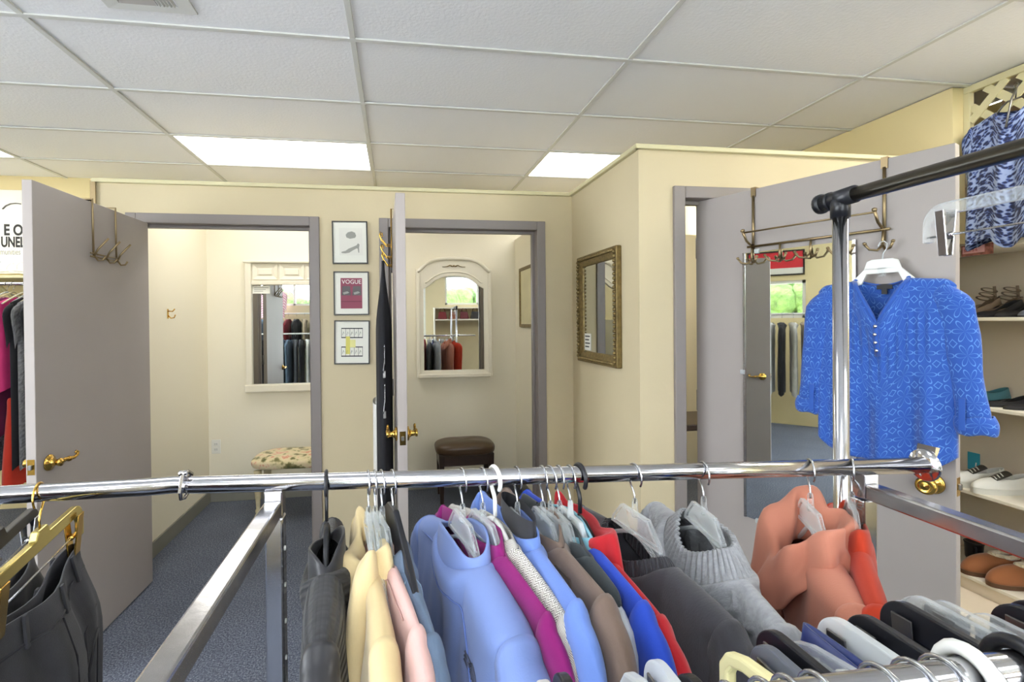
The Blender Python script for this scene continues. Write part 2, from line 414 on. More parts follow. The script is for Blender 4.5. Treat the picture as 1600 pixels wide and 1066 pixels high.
def window(i, a, b, z0, z1, ax):
    h = holder('window_%d' % i)
    def P(t, d, z): return (t, YR - .06 + d, z) if ax == 'x' else (XL - .06 + d, t, z)
    mb = MB(); fw = .04
    for t0, t1, q0, q1 in ((a, b, z0, z0 + fw), (a, b, z1 - fw, z1), (a, a + fw, z0, z1), (b - fw, b, z0, z1), ((a + b) / 2 - .02, (a + b) / 2 + .02, z0, z1)):
        mb.box(P(t0, -.02, q0), P(t1, .05, q1))
    obj('window_frame', mb, MT['white'], h)
    obj('pane', MB().box(P(a + fw, 0, z0 + fw), P((a + b) / 2 - .02, .006, z1 - fw)), MT['glass'], h)
    obj('pane', MB().box(P((a + b) / 2 + .02, 0, z0 + fw), P(b - fw, .006, z1 - fw)), MT['glass'], h)
for i, (a, b, z) in enumerate(RW): window(i + 1, a, b, z, 2.38, 'x')
window(5, 2.0, 3.4, 1.45, 1.96, 'y'); window(6, -1.3, 1.4, .35, 2.38, 'y')  # the large last one is unseen, added for more daylight
# greenery outside the windows
leafm = mat('hedge_leaves', (96, 128, 66), .8, bump=.8, scale=14, dist=.08, var=.5, vscale=6)
def hedge(name, x0, x1, y0, y1, h, label):
    mb = MB(); rr = random.Random(3)
    for k in range(90):
        c = (rr.uniform(x0, x1), rr.uniform(y0, y1), rr.uniform(.2, h)); s = rr.uniform(.18, .4)
        mb.lathe([(s * math.sin(PI * t / 5) + .004, -s * math.cos(PI * t / 5)) for t in range(6)], 7, c)
    o = obj(name, mb, leafm, kind='stuff', label=label); o['category'] = 'hedge'
hedge('hedge', -3.4, -1.4, -4.2, -3.4, 2.05, 'green hedge outside the left rear window')
hedge('hedge', .9, 3.0, -4.2, -3.4, 2.05, 'green hedge outside the right rear window')
hedge('hedge', -6.2, -5.4, 1.5, 4.0, 2.1, 'green hedge outside the left window')

# cap trim along the partition tops
def trim(i, pts, side):
    h = holder('trim_%d' % i); mb = MB()
    for a, b in zip(pts, pts[1:]): mb.obox(a, b, .026, .022)
    obj('cap_moulding', mb, MT['trim'], h, bevel=.004)
trim(1, [(-1.642, 3.022, CAP + .004), (1.105, 3.022, CAP + .004)], 0)
trim(2, [(1.101, 3.03, CAP + .004), (1.101, 2.13, CAP + .004)], 0)
trim(3, [(1.088, 2.142, CAP + .004), (2.83, 2.142, CAP + .004)], 0)
br = thing('corner_bracket', 'small brown metal bracket at the left end of the partition top', 'bracket', (-1.648, 3.018, 2.17))
obj('plate', MB().box((0, -.006, -.06), (.028, 0, .075)), MT['bronze'], br, bevel=.002)
obj('hook', MB().tube([(.01, -.006, -.03), (-.012, -.02, -.04), (-.02, -.022, -.055), (-.008, -.02, -.07)], .006, 8), MT['darkwood'], br)

# baseboards of the fitting rooms
def base(name, a, b): struct(name, MB().obox(a, b, .012, .1), MT['base'], .004)
base('baseboard_left', (-1.509, 3.14, .05), (-1.509, 4.32, .05)); base('baseboard_back', (-1.515, 4.314, .05), (-.32, 4.314, .05))
base('baseboard_back_2', (-.22, 4.314, .05), (1.049, 4.314, .05)); base('baseboard_right', (1.043, 3.14, .05), (1.043, 4.32, .05))
base('baseboard_corner', (1.103, 2.15, .05), (1.103, 3.03, .05)); base('baseboard_front', (-.43, 3.024, .05), (-.11, 3.024, .05))

# ------------------------------------------------------------------ ceiling: lay-in tiles 4 ft by 2 ft on a grid
GX, GY, A4, A2 = -1.3854, 2.124, 1.2192, .6096
ce = holder('ceiling')
obj('deck', MB().box((XL, YR, CEIL + .09), (3.38, 4.5, CEIL + .14)), MT['plenum'], ce)
PANELS = [(-2, 2), (0, 2), (2, 2), (-2, -2), (0, -2), (3, -2), (-2, -5), (0, -5), (2, -5)]  # last row and shelf panel are unseen, added to brighten the room
VENT = (0, -1)
i0 = math.floor((XL - GX) / A4); i1 = math.ceil((3.38 - GX) / A4); j0 = math.floor((YR - GY) / A2); j1 = math.ceil((4.45 - GY) / A2)
tile_me = {}
for i in range(i0, i1):
    for j in range(j0, j1):
        if (i, j) in PANELS: continue
        x0, x1 = max(XL, GX + i * A4 + .009), min(3.28, GX + (i + 1) * A4 - .009); y0, y1 = max(YR, GY + j * A2 + .009), min(4.45, GY + (j + 1) * A2 - .009)
        if x1 - x0 < .02 or y1 - y0 < .02: continue
        key = (round(x1 - x0, 3), round(y1 - y0, 3))
        if key not in tile_me:
            a, b = key[0] / 2, key[1] / 2
            tile_me[key] = MB().box((-a, -b, 0), (a, b, .012)).mesh('ceiling_tile', MT['tile'])
        obj('ceiling_tile', tile_me[key], None, ce, ((x0 + x1) / 2, (y0 + y1) / 2, CEIL + .004 + R.uniform(0, .003)))
for i in range(i0, i1 + 1):
    x = GX + i * A4
    if XL < x < 3.28: obj('grid_bar', MB().box((x - .012, YR, CEIL - .003), (x + .012, 4.45, CEIL + .005)), MT['grid'], ce, bevel=.002)
for j in range(j0, j1 + 1):
    y = GY + j * A2
    if YR < y < 4.45: obj('grid_bar', MB().box((XL, y - .012, CEIL - .004), (3.28, y + .012, CEIL + .004)), MT['grid'], ce, bevel=.002)
names = {(-2, 2): 'white ceiling light panel at the far left edge, mostly cut off', (0, 2): 'large bright ceiling light panel above the two fitting room doors',
         (2, 2): 'bright ceiling light panel half hidden by the corner partition', (-2, -2): 'ceiling light panel behind and left of the camera',
         (0, -2): 'ceiling light panel right above the clothes rack', (3, -2): 'added ceiling light panel brightening the right hand shoe shelves', (-2, -5): 'added ceiling light panel near the rear windows on the left', (0, -5): 'added ceiling light panel near the middle rear window', (2, -5): 'added ceiling light panel near the right rear window'}
for (i, j) in PANELS:
    x0, y0 = GX + i * A4 + .012, GY + j * A2 + .012; x1, y1 = x0 + A4 - .024, y0 + A2 - .024
    x1 = min(x1, 3.27)
    t = thing('ceiling_light', names[(i, j)], 'ceiling light', ((x0 + x1) / 2, (y0 + y1) / 2, CEIL), group='ceiling light panels')
    a, b = (x1 - x0) / 2, (y1 - y0) / 2
    mb = MB()
    for p, q in (((-a, -b), (a, -b + .008)), ((-a, b - .008), (a, b)), ((-a, -b), (-a + .008, b)), ((a - .008, -b), (a, b))): mb.box((p[0], p[1], -.001), (q[0], q[1], .03))
    obj('frame', mb, MT['grid'], t)
    obj('diffuser', MB().box((-a + .008, -b + .008, .006), (a - .008, b - .008, .01)), MT['panel' if j == 2 else 'panel_shelf_fill' if i == 3 else 'panel_near'], t)
v = thing('ceiling_vent', 'white louvred air vent in the ceiling at the top left', 'vent', (-.885, 1.925, CEIL - .004))
obj('frame', MB().ring([(-.155, -.105), (.155, -.105), (.155, .105), (-.155, .105)], [(-.10, -.07), (.10, -.07), (.10, .07), (-.10, .07)], 0, .008, .002), MT['grid'], v, rot=(PI / 2, 0, 0), bevel=.002)
obj('damper', MB().box((-.1, -.07, .018), (.1, .07, .02)), MT['ink'], v)
obj('plate', MB().box((-.095, -.06, .002), (.03, .07, .006)), MT['dooredge'], v)
for k in range(5): obj('slat', MB().obox((.042 + k * .012, -.068, .004), (.042 + k * .012, .068, .004), .002, .014, (.5, 0, 1)), MT['grid'], v)

# ------------------------------------------------------------------ doors
def door_frame(h, x0, x1, y, fw=.055, depth=.11):
    """hollow metal frame, opening x0..x1, face on plane y"""
    mb = MB(); t = .016
    def U(xa, xb, za, zb): mb.box((xa, y - t, za), (xb, y + depth + t, zb))
    U(x0 - .04, x0 + .015, 0, DH + .045); obj('jamb', mb, MT['frame'], h, bevel=.004)
    mb = MB(); U(x1 - .015, x1 + .04, 0, DH + .045); obj('jamb', mb, MT['frame'], h, bevel=.004)
    mb = MB(); U(x0 + .015, x1 - .015, DH - .01, DH + .045); obj('header', mb, MT['frame'], h, bevel=.004)
    mb = MB(); mb.box((x0 + .015, y + .05, 0), (x0 + .03, y + .085, DH - .01)); mb.box((x1 - .03, y + .05, 0), (x1 - .015, y + .085, DH - .01)); mb.box((x0 + .03, y + .05, DH - .025), (x1 - .03, y + .085, DH - .01))
    obj('stop', mb, MT['frame'], h)
def lever(par, x, z, ydir, xdir, m='brass'):
    """scrolled lever handle: rosette on the face, neck, scroll"""
    mb = MB(); mb.lathe([(.001, 0), (.027, 0), (.033, .004), (.031, .009), (.02, .012), (.014, .02), (.012, .036), (.016, .04), (.016, .048), (.001, .05)], 20, (0, 0, 0), 'Y')
    if ydir < 0:
        mb.v = [(a, -b, c) for a, b, c in mb.v]
    y = .042 * ydir
    pts = [(0, y, 0), (xdir * .03, y, .003), (xdir * .055, y, -.001), (xdir * .085, y, -.004), (xdir * .105, y, .002), (xdir * .11, y, .014), (xdir * .1, y, .019), (xdir * .094, y, .012)]
    mb.tube(pts, [.009, .008, .009, .007, .0065, .006, .005, .004], 10)
    mb.lathe([(.001, -.008), (.011, -.004), (.011, .004), (.001, .008)], 12, (xdir * .055, y, -.001), 'X')
    return obj('handle', mb, MT[m], par, (x, 0, z))
def leaf(h, hinge, ang, L, th=.038, top=2.02, m='door'):
    """door leaf: local x runs from the hinge to the latch, local y is the thickness (0..th)"""
    o = obj('leaf', MB().box((0, 0, .012), (L, th, top)), MT[m], h, hinge, (0, 0, ang), bevel=.002)
    return o
def latch(lf, L, th, z):
    obj('latch_plate', MB().box((L - .001, th / 2 - .013, z - .03), (L + .0015, th / 2 + .013, z + .03)), MT['brass'], lf)
    obj('latch_bolt', MB().box((L, th / 2 - .007, z - .01), (L + .010, th / 2 + .007, z + .01)), MT['steel'], lf, bevel=.003)
def hinges(lf, ys, m='steel'):
    for z in (.25, 1.06, 1.80): obj('hinge', MB().tube([(-.006, ys, z - .05), (-.006, ys, z + .05)], .008, 10).box((-.004, ys - .002, z - .045), (.03, ys + .002, z + .045)), MT[m], lf)
d1 = holder('door_1'); door_frame(d1, D1[0], D1[1], 3.03)
# leaf 1 opened straight towards the camera along x = -1.40
a1 = math.atan2(-.865, -.020)
lf1 = leaf(d1, (-1.402, 3.03, 0), a1, .866, .036)
# local +y for this heading points to world +x? heading ~ -90 deg, so left normal is +x
lever(lf1, .80, .905, 1, -1).location.y = .036
lever(lf1, .80, .905, -1, -1)
latch(lf1, .866, .036, .905); hinges(lf1, .0)
d2 = holder('door_2'); door_frame(d2, D2[0], D2[1], 3.03)
a2 = math.atan2(-.832, .022)
lf2 = leaf(d2, (-.02, 3.03, 0), a2, .832, .042)
lever(lf2, .76, .95, -1, -1); lever(lf2, .76, .95, 1, -1).location.y = .042
latch(lf2, .832, .042, .945); hinges(lf2, .0)
d3 = holder('door_3'); door_frame(d3, D3[0], D3[1], 2.15)
H3 = Vector((1.437, 2.216, 0)); T3 = Vector((1.793, 1.355, 0)); a3 = math.atan2(T3.y - H3.y, T3.x - H3.x); L3 = (T3 - H3).length
# local -y faces the camera side
lf3 = leaf(d3, H3, a3, L3, .04)
hinges(lf3, .02)
kb = MB(); kb.lathe([(.001, 0), (.034, 0), (.036, -.005), (.03, -.011), (.014, -.014), (.013, -.034), (.026, -.04), (.03, -.052), (.027, -.062), (.018, -.066), (.016, -.063), (.009, -.067), (.001, -.069)], 24, (0, 0, 0), 'Y')
obj('door_knob', kb, MT['brass'], lf3, (.872, 0, .90), label='round brass door knob')
latch(lf3, L3, .04, .9)
# dark bench inside fitting room 3, seen through the hinge gap
bn = thing('dark_bench', 'dark wooden bench seen through the hinge gap of the right door', 'bench', (1.75, 2.95, 0))
obj('seat', MB().box((-.35, -.2, .78), (.35, .2, .82)), MT['darkwood'], bn, bevel=.008)
for sx in (-1, 1):
    for sy in (-1, 1): obj('leg', MB().box((sx * .32 - .025, sy * .17 - .025, 0), (sx * .32 + .025, sy * .17 + .025, .78)), MT['darkwood'], bn)

# ------------------------------------------------------------------ lattice, shelf recess on the right
struct('wall_recess_back', MB().box((3.26, -.9, 0), (3.28, 2.6, 2.4)), MT['shelfback'])
su = thing('shoe_shelf', 'built-in cream shoe shelf unit at the right edge', 'shelf', (2.91, 2.59, 0))
for z in (1.815, 1.45, 1.0, .555, .115): obj('shelf_board', MB().box((0, -3.4, z - .018), (.35, -.012, z)), MT['shelf'], su, bevel=.003)
obj('side_panel', MB().box((.0, -.012, 0), (.35, .0, 2.4)), MT['shelf'], su)
obj('side_panel', MB().box((.0, -3.412, 0), (.35, -3.4, 2.4)), MT['shelf'], su)
obj('divider', MB().box((.002, -1.85, 0), (.35, -1.83, 1.80)), MT['shelf'], su)
obj('plinth', MB().box((-.42, -2.2, 0), (.015, -.35, .035)), MT['shelfback'], su, bevel=.004)
obj('kick_panel', MB().box((.015, -3.4, 0), (.03, -.012, .097)), MT['shelfback'], su)
# lattice header
la = thing('lattice_panel', 'cream criss-cross lattice panel over the shoe shelves', 'lattice', (2.905, 2.15, 2.28))
obj('frame', MB().box((-.012, -3.0, .315), (.016, 0, .35)).box((-.012, -3.0, -.03), (.016, 0, 0)).box((-.012, -.03, 0), (.016, 0, .315)), MT['trim'], la, bevel=.003)
sp = .135
for sgn in (1, -1):
    k = 0
    for n in range(-3, 26):
        y0 = -n * sp * 1.0
        # slat from (y0, 0) to (y0 - sgn*.315, .315), clipped
        ya, yb = y0, y0 - sgn * .315; za, zb = 0., .315
        if sgn == 1 and ya > -.03: za = ya + .03; ya = -.03
        if sgn == -1 and yb > -.03: zb = -.03 - ya; yb = -.03
        if za >= .30 or zb <= .02 or ya < -2.9 or yb < -2.95: continue
        x = -.004 if sgn == 1 else .003
        obj('slat', MB().obox((x, ya, za), (x, yb, zb), .007, .036, (0, sgn, 1)), MT['trim'], la)
# dark wall bags behind the lattice
bk = thing('stored_carton', 'brown carton stored behind the lattice', 'carton', (3.12, 1.78, 2.275))
obj('body', MB().box((-.12, -.28, 0), (.12, .28, .26)), mat('brown_carton', (126, 104, 84), .8), bk, bevel=.004)
struct('trim_4', MB().box((2.91, -.82, 2.2), (3.28, 2.58, 2.25)), MT['shelf'])

# ------------------------------------------------------------------ wall mirrors and pictures
OUT_H = [(0, 1), (.2, .99), (.46, .94), (.65, .79), (.8, .54), (.9, .25), (1, 0)]
INN_H = [(0, 1), (.2, .97), (.4, .87), (.6, .65), (.73, .41), (.85, .16), (1, 0)]
def arch(w, z0, zs, zt, table, n=36):
    """outline: bottom edge, straight sides up to zs, then an ogee crown reaching zt"""
    pts = [(-w, z0), (w, z0)]
    for i in range(n + 1):
        x = w - 2 * w * i / n; a = abs(x) / w
        for (a0, h0), (a1, h1) in zip(table, table[1:]):
            if a <= a1 + 1e-9: break
        t = (a - a0) / (a1 - a0); pts.append((x, zs + (zt - zs) * lerp(h0, h1, t)))
    return pts
# fitting room 2: arched white dresser mirror on the back wall
YBK = 4.32
mr = thing('arched_mirror', 'antique white dresser mirror with an arched top in the middle fitting room', 'mirror', (.497, YBK - .012, 0), rot=(0, 0, math.radians(-1.2)))
out = arch(.305, .985, 1.868, 1.985, OUT_H); inn = arch(.262, 1.03, 1.735, 1.845, INN_H)
obj('frame', MB().ring(out, inn, -.035, 0, -.028), MT['mirrorwhite'], mr, bevel=.005)
for sx in (-1, 1): obj('stile', MB().box((sx * .312 - .016, -.045, .975), (sx * .312 + .016, 0, 1.90)), MT['mirrorwhite'], mr, bevel=.005)
obj('bottom_rail', MB().box((-.315, -.05, .965), (.315, 0, 1.0)), MT['mirrorwhite'], mr, bevel=.008)
pts = [(x * 1.03, -.036, z + .008) for x, z in out[2:]]
obj('crown_moulding', MB().tube(pts, .016, 10), MT['mirrorwhite'], mr)
pts = [(x * 1.06, -.030, z + .035) for x, z in inn[4:-2]]
obj('bead', MB().tube(pts, .006, 8), MT['mirrorwhite'], mr)
mb = MB()
for sx in (-1, 1):
    mb.tube([(sx * .01, -.037, 1.925), (sx * .035, -.04, 1.935), (sx * .055, -.038, 1.925), (sx * .075, -.037, 1.922), (sx * .1, -.037, 1.922)], [.006, .005, .004, .003, .002], 8)
mb.lathe([(.001, -.006), (.008, -.002), (.008, .002), (.001, .006)], 10, (0, -.039, 1.93), 'Y')
obj('carving', mb, MT['goldframe'], mr)
obj('mirror_glass', MB().prism(arch(.28, 1.0, 1.76, 1.87, INN_H), -.012, -.008), MT['mirror'], mr)
# fitting room 1: rectangular white mirror with three panels across the top
mr = thing('panelled_mirror', 'white framed mirror with small square panels along its top in the left fitting room', 'mirror', (-.81, YBK, 0))
x0, x1 = -.405, .335
for a, b in ((x0, x0 + .05), (x1 - .05, x1)): obj('stile', MB().box((a, -.04, .89), (b, 0, 1.95)), MT['mirrorwhite'], mr, bevel=.006)
obj('bottom_rail', MB().box((x0 - .01, -.05, .885), (x1 + .01, 0, .95)), MT['mirrorwhite'], mr, bevel=.01)
obj('top_rail', MB().box((x0 - .012, -.052, 1.945), (x1 + .012, 0, 1.965)), MT['mirrorwhite'], mr, bevel=.006)
obj('rail', MB().box((x0 + .05, -.042, 1.765), (x1 - .05, 0, 1.80)), MT['mirrorwhite'], mr, bevel=.005)
obj('backing', MB().box((x0 + .05, -.02, 1.80), (x1 - .05, 0, 1.945)), MT['mirrorwhite'], mr)
for k in range(3):
    a = x0 + .06 + k * .21
    obj('panel', MB().ring(rect(a, 1.808, a + .195, 1.938), rect(a + .03, 1.838, a + .165, 1.908), -.032, -.018, -.022).box((a + .045, -.03, 1.85), (a + .15, -.018, 1.896)), MT['mirrorwhite'], mr, bevel=.003)
obj('mirror_glass', MB().box((x0 + .04, -.014, .94), (x1 - .04, -.010, 1.775)), MT['mirror'], mr)
nt_ = obj('notice', MB().box((x0 + .056, -.0165, 1.695), (x0 + .19, -.0145, 1.758)), MT['paper'], mr)
mb = MB()
for k in range(3): mb.box((x0 + .068, -.0172, 1.741 - k * .014), (x0 + .178 - k * .02, -.0166, 1.745 - k * .014))
obj('notice_lines', mb, MT['greyink'], nt_)
# gilt mirror on the corner partition (faces -x)
gm = thing('gilt_mirror', 'small mirror in an antique gold carved frame on the corner partition', 'mirror', (1.109, 2.60, 1.212), rot=(0, 0, -PI / 2))
# local x -> world -y ; local y -> world +x  (front = local -y)
W2 = .272; H2 = .615
obj('frame', MB().ring(rect(-W2, 0, W2, H2), rect(-W2 + .062, .062, W2 - .062, H2 - .062), -.032, 0, -.016), MT['goldframe'], gm, bevel=.006)
mb = MB()
def rope(a, b, n):
    a = Vector(a); b = Vector(b)
    for k in range(n):
        c = a.lerp(b, (k + .5) / n)
        mb.lathe([(.001, -.010), (.008, -.006), (.0095, 0), (.008, .006), (.001, .010)], 7, c, 'Y')
rope((-W2 + .02, -.032, .02), (-W2 + .02, -.032, H2 - .02), 26); rope((W2 - .02, -.032, .02), (W2 - .02, -.032, H2 - .02), 26)
rope((-W2 + .03, -.032, .02), (W2 - .03, -.032, .02), 23); rope((-W2 + .03, -.032, H2 - .02), (W2 - .03, -.032, H2 - .02), 23)
obj('carved_border', mb, MT['goldframe'], gm)
obj('mirror_glass', MB().box((-W2 + .05, -.010, .05), (W2 - .05, -.007, H2 - .05)), MT['mirror'], gm)
gn_ = obj('notice', MB().box((-W2 + .075, -.0125, .068), (-W2 + .165, -.0105, .165)), MT['paper'], gm)
mb = MB()
for k in range(4): mb.box((-W2 + .085, -.0132, .145 - k * .02), (-W2 + .155 - (k % 2) * .012, -.0126, .152 - k * .02))
obj('notice_lines', mb, MT['ink'], gn_)
# three framed prints between the doors
def picture(label, xa, xb, za, zb, tilt=0):
    t = thing('framed_print', label, 'picture', ((xa + xb) / 2, 3.03, (za + zb) / 2), group='three framed prints between the fitting room doors', rot=(0, tilt, 0))
    w_, h_ = (xb - xa) / 2, (zb - za) / 2
    obj('frame', MB().ring(rect(-w_, -h_, w_, h_), rect(-w_ + .007, -h_ + .007, w_ - .007, h_ - .007), -.018, 0), MT['blackframe'], t)
    obj('mat_board', MB().box((-w_ + .006, -.010, -h_ + .006), (w_ - .006, -.004, h_ - .006)), MT['mat'], t)
    return t, w_, h_
p, w_, h_ = picture('top framed print, a faint grey high heeled shoe sketch', -.367, -.163, 1.80, 2.052, -.01)
obj('print', MB().box((-.062, -.0112, -.075), (.072, -.0102, .085)), mat('sketch_paper', (224, 222, 210), .7), p)
shoe = [(-.05, -.062), (-.028, -.064), (-.005, -.060), (.018, -.045), (.036, -.035), (.044, -.036), (.047, -.06), (.052, -.06), (.052, -.028), (.055, -.012), (.046, -.004), (.038, -.016), (.016, -.026), (-.008, -.036), (-.028, -.05), (-.05, -.055)]
obj('sketch_shoe', MB().prism(shoe, -.0120, -.0113), MT['greyink'], p)
obj('sketch_leg', MB().prism([(-.02, .03), (.0, .022), (.03, .028), (.036, .04), (.03, .058), (.012, .066), (-.012, .06), (-.024, .045)], -.0120, -.0113), MT['greyink'], p)
p, w_, h_ = picture('middle framed print, a pink magazine cover with dark car windows', -.362, -.158, 1.497, 1.755)
pk = mat('magazine_pink', (140, 66, 84), .6)
obj('print', MB().box((-.062, -.0112, -.09), (.062, -.0102, .09)), pk, p)
text('lettering', 'VOGUE', .036, MT['paper'], p, (-.055, -.0116, .056), (PI / 2, 0, 0), xs=.93)
for xa, xb in ((-.058, -.004), (.004, .058)):
    obj('car_window', MB().prism([(xa, -.012), (xb, -.012), (xb - .004, .042), (xa + .006, .042)], -.0118, -.0112), mat('window_dark', (72, 62, 62), .4), p)
    obj('hand', MB().prism([(xa + .008, .004), (xa + .034, .012), (xa + .046, .004), (xa + .034, -.002), (xa + .014, -.008)], -.0123, -.0118), MT['greyink'], p)
obj('door_line', MB().box((-.06, -.0117, -.05), (.06, -.0112, -.046)), mat('magazine_dark_pink', (104, 40, 58), .6), p)
p, w_, h_ = picture('bottom framed print, a contact sheet crossed by a yellow strip', -.362, -.157, 1.206, 1.466, .012)
for z in (.055, -.055):
    mb = MB()
    mb.box((-.062, -.0112, z - .03), (.062, -.0105, z - .024)).box((-.062, -.0112, z + .024), (.062, -.0105, z + .03))
    for k in range(6): mb.box((-.062 + k * .0244, -.0112, z - .03), (-.060 + k * .0244, -.0105, z + .03))
    obj('contact_strip', mb, MT['ink'], p)
    mb = MB()
    for k in range(5):
        x = -.0495 + k * .0244
        mb.tube([(x - .006, -.0112, z - .012), (x, -.0112, z + .008), (x + .005, -.0112, z - .004)], .0012, 5)
    obj('drawing', mb, MT['greyink'], p)
obj('yellow_strip', MB().box((-.036, -.0118, -.07), (-.012, -.0113, .035)), MT['yellowtag'], p)
obj('yellow_smudge', MB().box((-.018, -.0117, -.03), (.02, -.0113, .015)), mat('pale_yellow', (228, 224, 150), .7), p)
# framed print on the right wall of fitting room 2
t = thing('gold_framed_print', 'gold framed picture on the right wall inside the middle fitting room', 'picture', (1.049, 3.90, 1.40), rot=(0, 0, -PI / 2))
obj('frame', MB().ring(rect(-.2, 0, .2, .49), rect(-.175, .025, .175, .465), -.022, 0, -.016), MT['goldframe'], t, bevel=.003)
obj('print', MB().box((-.18, -.010, .02), (.18, -.004, .47)), mat('faded_print', (214, 206, 168), .6, var=.1), t)
# outlet + coat hook of fitting room 1
t = thing('wall_outlet', 'white power outlet low on the back wall of the left fitting room', 'outlet', (-1.459, 4.32, .45))
obj('plate', MB().box((-.035, -.006, -.057), (.035, 0, .057)), MT['outlet'], t, bevel=.003)
for z in (-.022, .022):
    s = obj('socket', MB().box((-.016, -.008, z - .014), (.016, -.005, z + .014)), MT['white'], t, bevel=.003)
    obj('slot', MB().box((-.008, -.0085, z - .006), (-.006, -.0079, z + .006)).box((.006, -.0085, z - .006), (.008, -.0079, z + .006)), MT['ink'], s)
t = thing('coat_hook', 'small brass coat hook on the left wall of the left fitting room', 'hook', (-1.515, 3.613, 1.52))
obj('plate', MB().box((0, -.010, -.03), (.004, .010, .035)), MT['brass'], t, bevel=.002)
obj('hook', MB().tube([(.003, 0, .02), (.03, 0, .018), (.045, 0, .035)], .004, 8).tube([(.003, 0, -.01), (.02, 0, -.028), (.04, 0, -.024), (.048, 0, -.004)], .004, 8), MT['brass'], t)

# ------------------------------------------------------------------ stools
t = thing('floral_stool', 'cream turned-leg stool with a floral cushion in the left fitting room', 'stool', (-.78, 3.98, 0))
def cushion(a, b, h, z, seed=0):
    def fn(u, v):
        th = 2 * PI * u; c, s = math.cos(th), math.sin(th); q = .55
        x = a * math.copysign(abs(c) ** q, c); y = b * math.copysign(abs(s) ** q, s)
        k = math.sin(v * PI) ** .6; zz = -math.cos(v * PI)
        zz = (zz * .5 + .5)
        bul = 1 if zz > .1 else 1
        return (x * (.02 + .98 * k) if zz > .5 else x * (.9 + .1 * k), y * (.02 + .98 * k) if zz > .5 else y * (.9 + .1 * k), z + h * zz + .004 * math.sin(9 * x + seed) * math.cos(11 * y))
    return MB().grid(fn, 40, 14, True)
obj('cushion', cushion(.30, .2, .085, .385), MT['floral'], t)
obj('apron', MB().box((-.22, -.12, .365), (.22, .12, .39)), MT['palewood'], t, bevel=.006)
for sx in (-1, 1):
    for sy in (-1, 1):
        obj('leg', MB().lathe([(.012, 0), (.022, .008), (.027, .03), (.022, .05), (.014, .058), (.02, .07), (.02, .082), (.013, .092), (.018, .16), (.026, .24), (.03, .30), (.024, .32), (.028, .33), (.028, .37)], 14, (sx * .235, sy * .14, 0)), MT['palewood'], t)
t = thing('brown_stool', 'dark wooden stool with a brown leather seat in the middle fitting room', 'stool', (.545, 4.06, 0))
obj('seat', cushion(.245, .165, .10, .385, 2), MT['leather'], t)
obj('apron', MB().box((-.22, -.14, .30), (.22, .14, .39)), MT['darkwood'], t, bevel=.004)
for sx in (-1, 1):
    for sy in (-1, 1): obj('leg', MB().add([(sx * .20 + i * q, sy * .12 + j * q, z) for z, q in ((0, .014), (.39, .022)) for i, j in ((-1, -1), (1, -1), (1, 1), (-1, 1))], [(0, 3, 2, 1), (4, 5, 6, 7), (0, 1, 5, 4), (1, 2, 6, 5), (2, 3, 7, 6), (3, 0, 4, 7)]), MT['darkwood'], t, bevel=.003)

# ------------------------------------------------------------------ over-door hooks
# door 1: two wire straps and three double hooks, on the face towards +x (seen from the right)
oh = thing('over_door_hook', 'bronze over-door wire hook rack on the left door', 'hook rack', (-1.385, 2.60, 1.80), rot=(0, 0, 0))
for dy in (-.094, .094):
    obj('strap', MB().tube([(-.034, dy, .205), (-.034, dy, .228), (.024, dy, .228), (.024, dy, .17), (.026, dy, -.03)], .0045, 8), MT['bronze'], oh)
for dz in (-.02, -.035): obj('bar', MB().tube([(.028, -.12, dz), (.028, .12, dz)], .0035, 8), MT['bronze'], oh)
for dy in (-.095, 0, .095):
    obj('hook', MB().tube([(.030, dy, -.03), (.045, dy, -.052), (.065, dy, -.05), (.075, dy, -.034)], .004, 8).tube([(.030, dy, -.03), (.045, dy, .0), (.09, dy, .05)], .0045, 8), MT['bronze'], oh)
# door 2: scrolled gold hook on the left face near its top
oh2 = thing('scroll_hook', 'gold scrolled wire hook on the left side of the middle door', 'hook', (-.02, 2.52, 1.82))
for k, (dz, dx) in enumerate(((.05, -.055), (-.01, -.05), (-.05, -.045))):
    pts = [(0, 0, dz - .03), (dx * .5, -.0, dz - .028), (dx * .9, 0, dz + .0), (dx * 1.05, 0, dz + .02), (dx * .95, 0, dz + .034), (dx * .8, 0, dz + .028), (dx * .85, 0, dz + .018)]
    obj('scroll', MB().tube(pts, .0035, 8), MT['brass'], oh2)
    obj('scroll', MB().tube([(x, y + .06, z) for x, y, z in pts], .0035, 8), MT['brass'], oh2)
obj('strap', MB().tube([(0, .03, -.09), (0, .03, .206), (.064, .03, .206), (.064, .03, .17)], .004, 8), MT['brass'], oh2)
# door 3: long rail with straps and hooks, in leaf axes (local x along the leaf, local -y out)
rk = thing('hook_rail', 'long bronze hook rail hung over the right hand door', 'hook rack', (H3.x, H3.y, 0), a3)
for s in (.281, .746):
    obj('strap', MB().obox((s, -.005, 1.985), (s, -.005, 2.026), .020, .004, (0, 1, 0)).box((s - .011, -.006, 2.022), (s + .011, .046, 2.026)).box((s - .011, .042, 1.98), (s + .011, .046, 2.026)).tube([(s, -.006, 1.99), (s, -.008, 1.72)], .0055, 8), MT['bronze'], rk)
    obj('arm', MB().tube([(s, -.010, 1.775), (s, -.03, 1.775), (s, -.06, 1.79), (s, -.085, 1.825)], [.005, .005, .005, .0055], 8).lathe([(.001, -.008), (.008, -.004), (.008, .004), (.001, .008)], 10, (s, -.087, 1.830)), MT['bronze'], rk)
obj('rail', MB().tube([(.281, -.084, 1.822), (.746, -.084, 1.822)], .0035, 8), MT['bronze'], rk)
obj('rail', MB().tube([(.26, -.015, 1.768), (.765, -.015, 1.768)], .005, 8), MT['bronze'], rk)
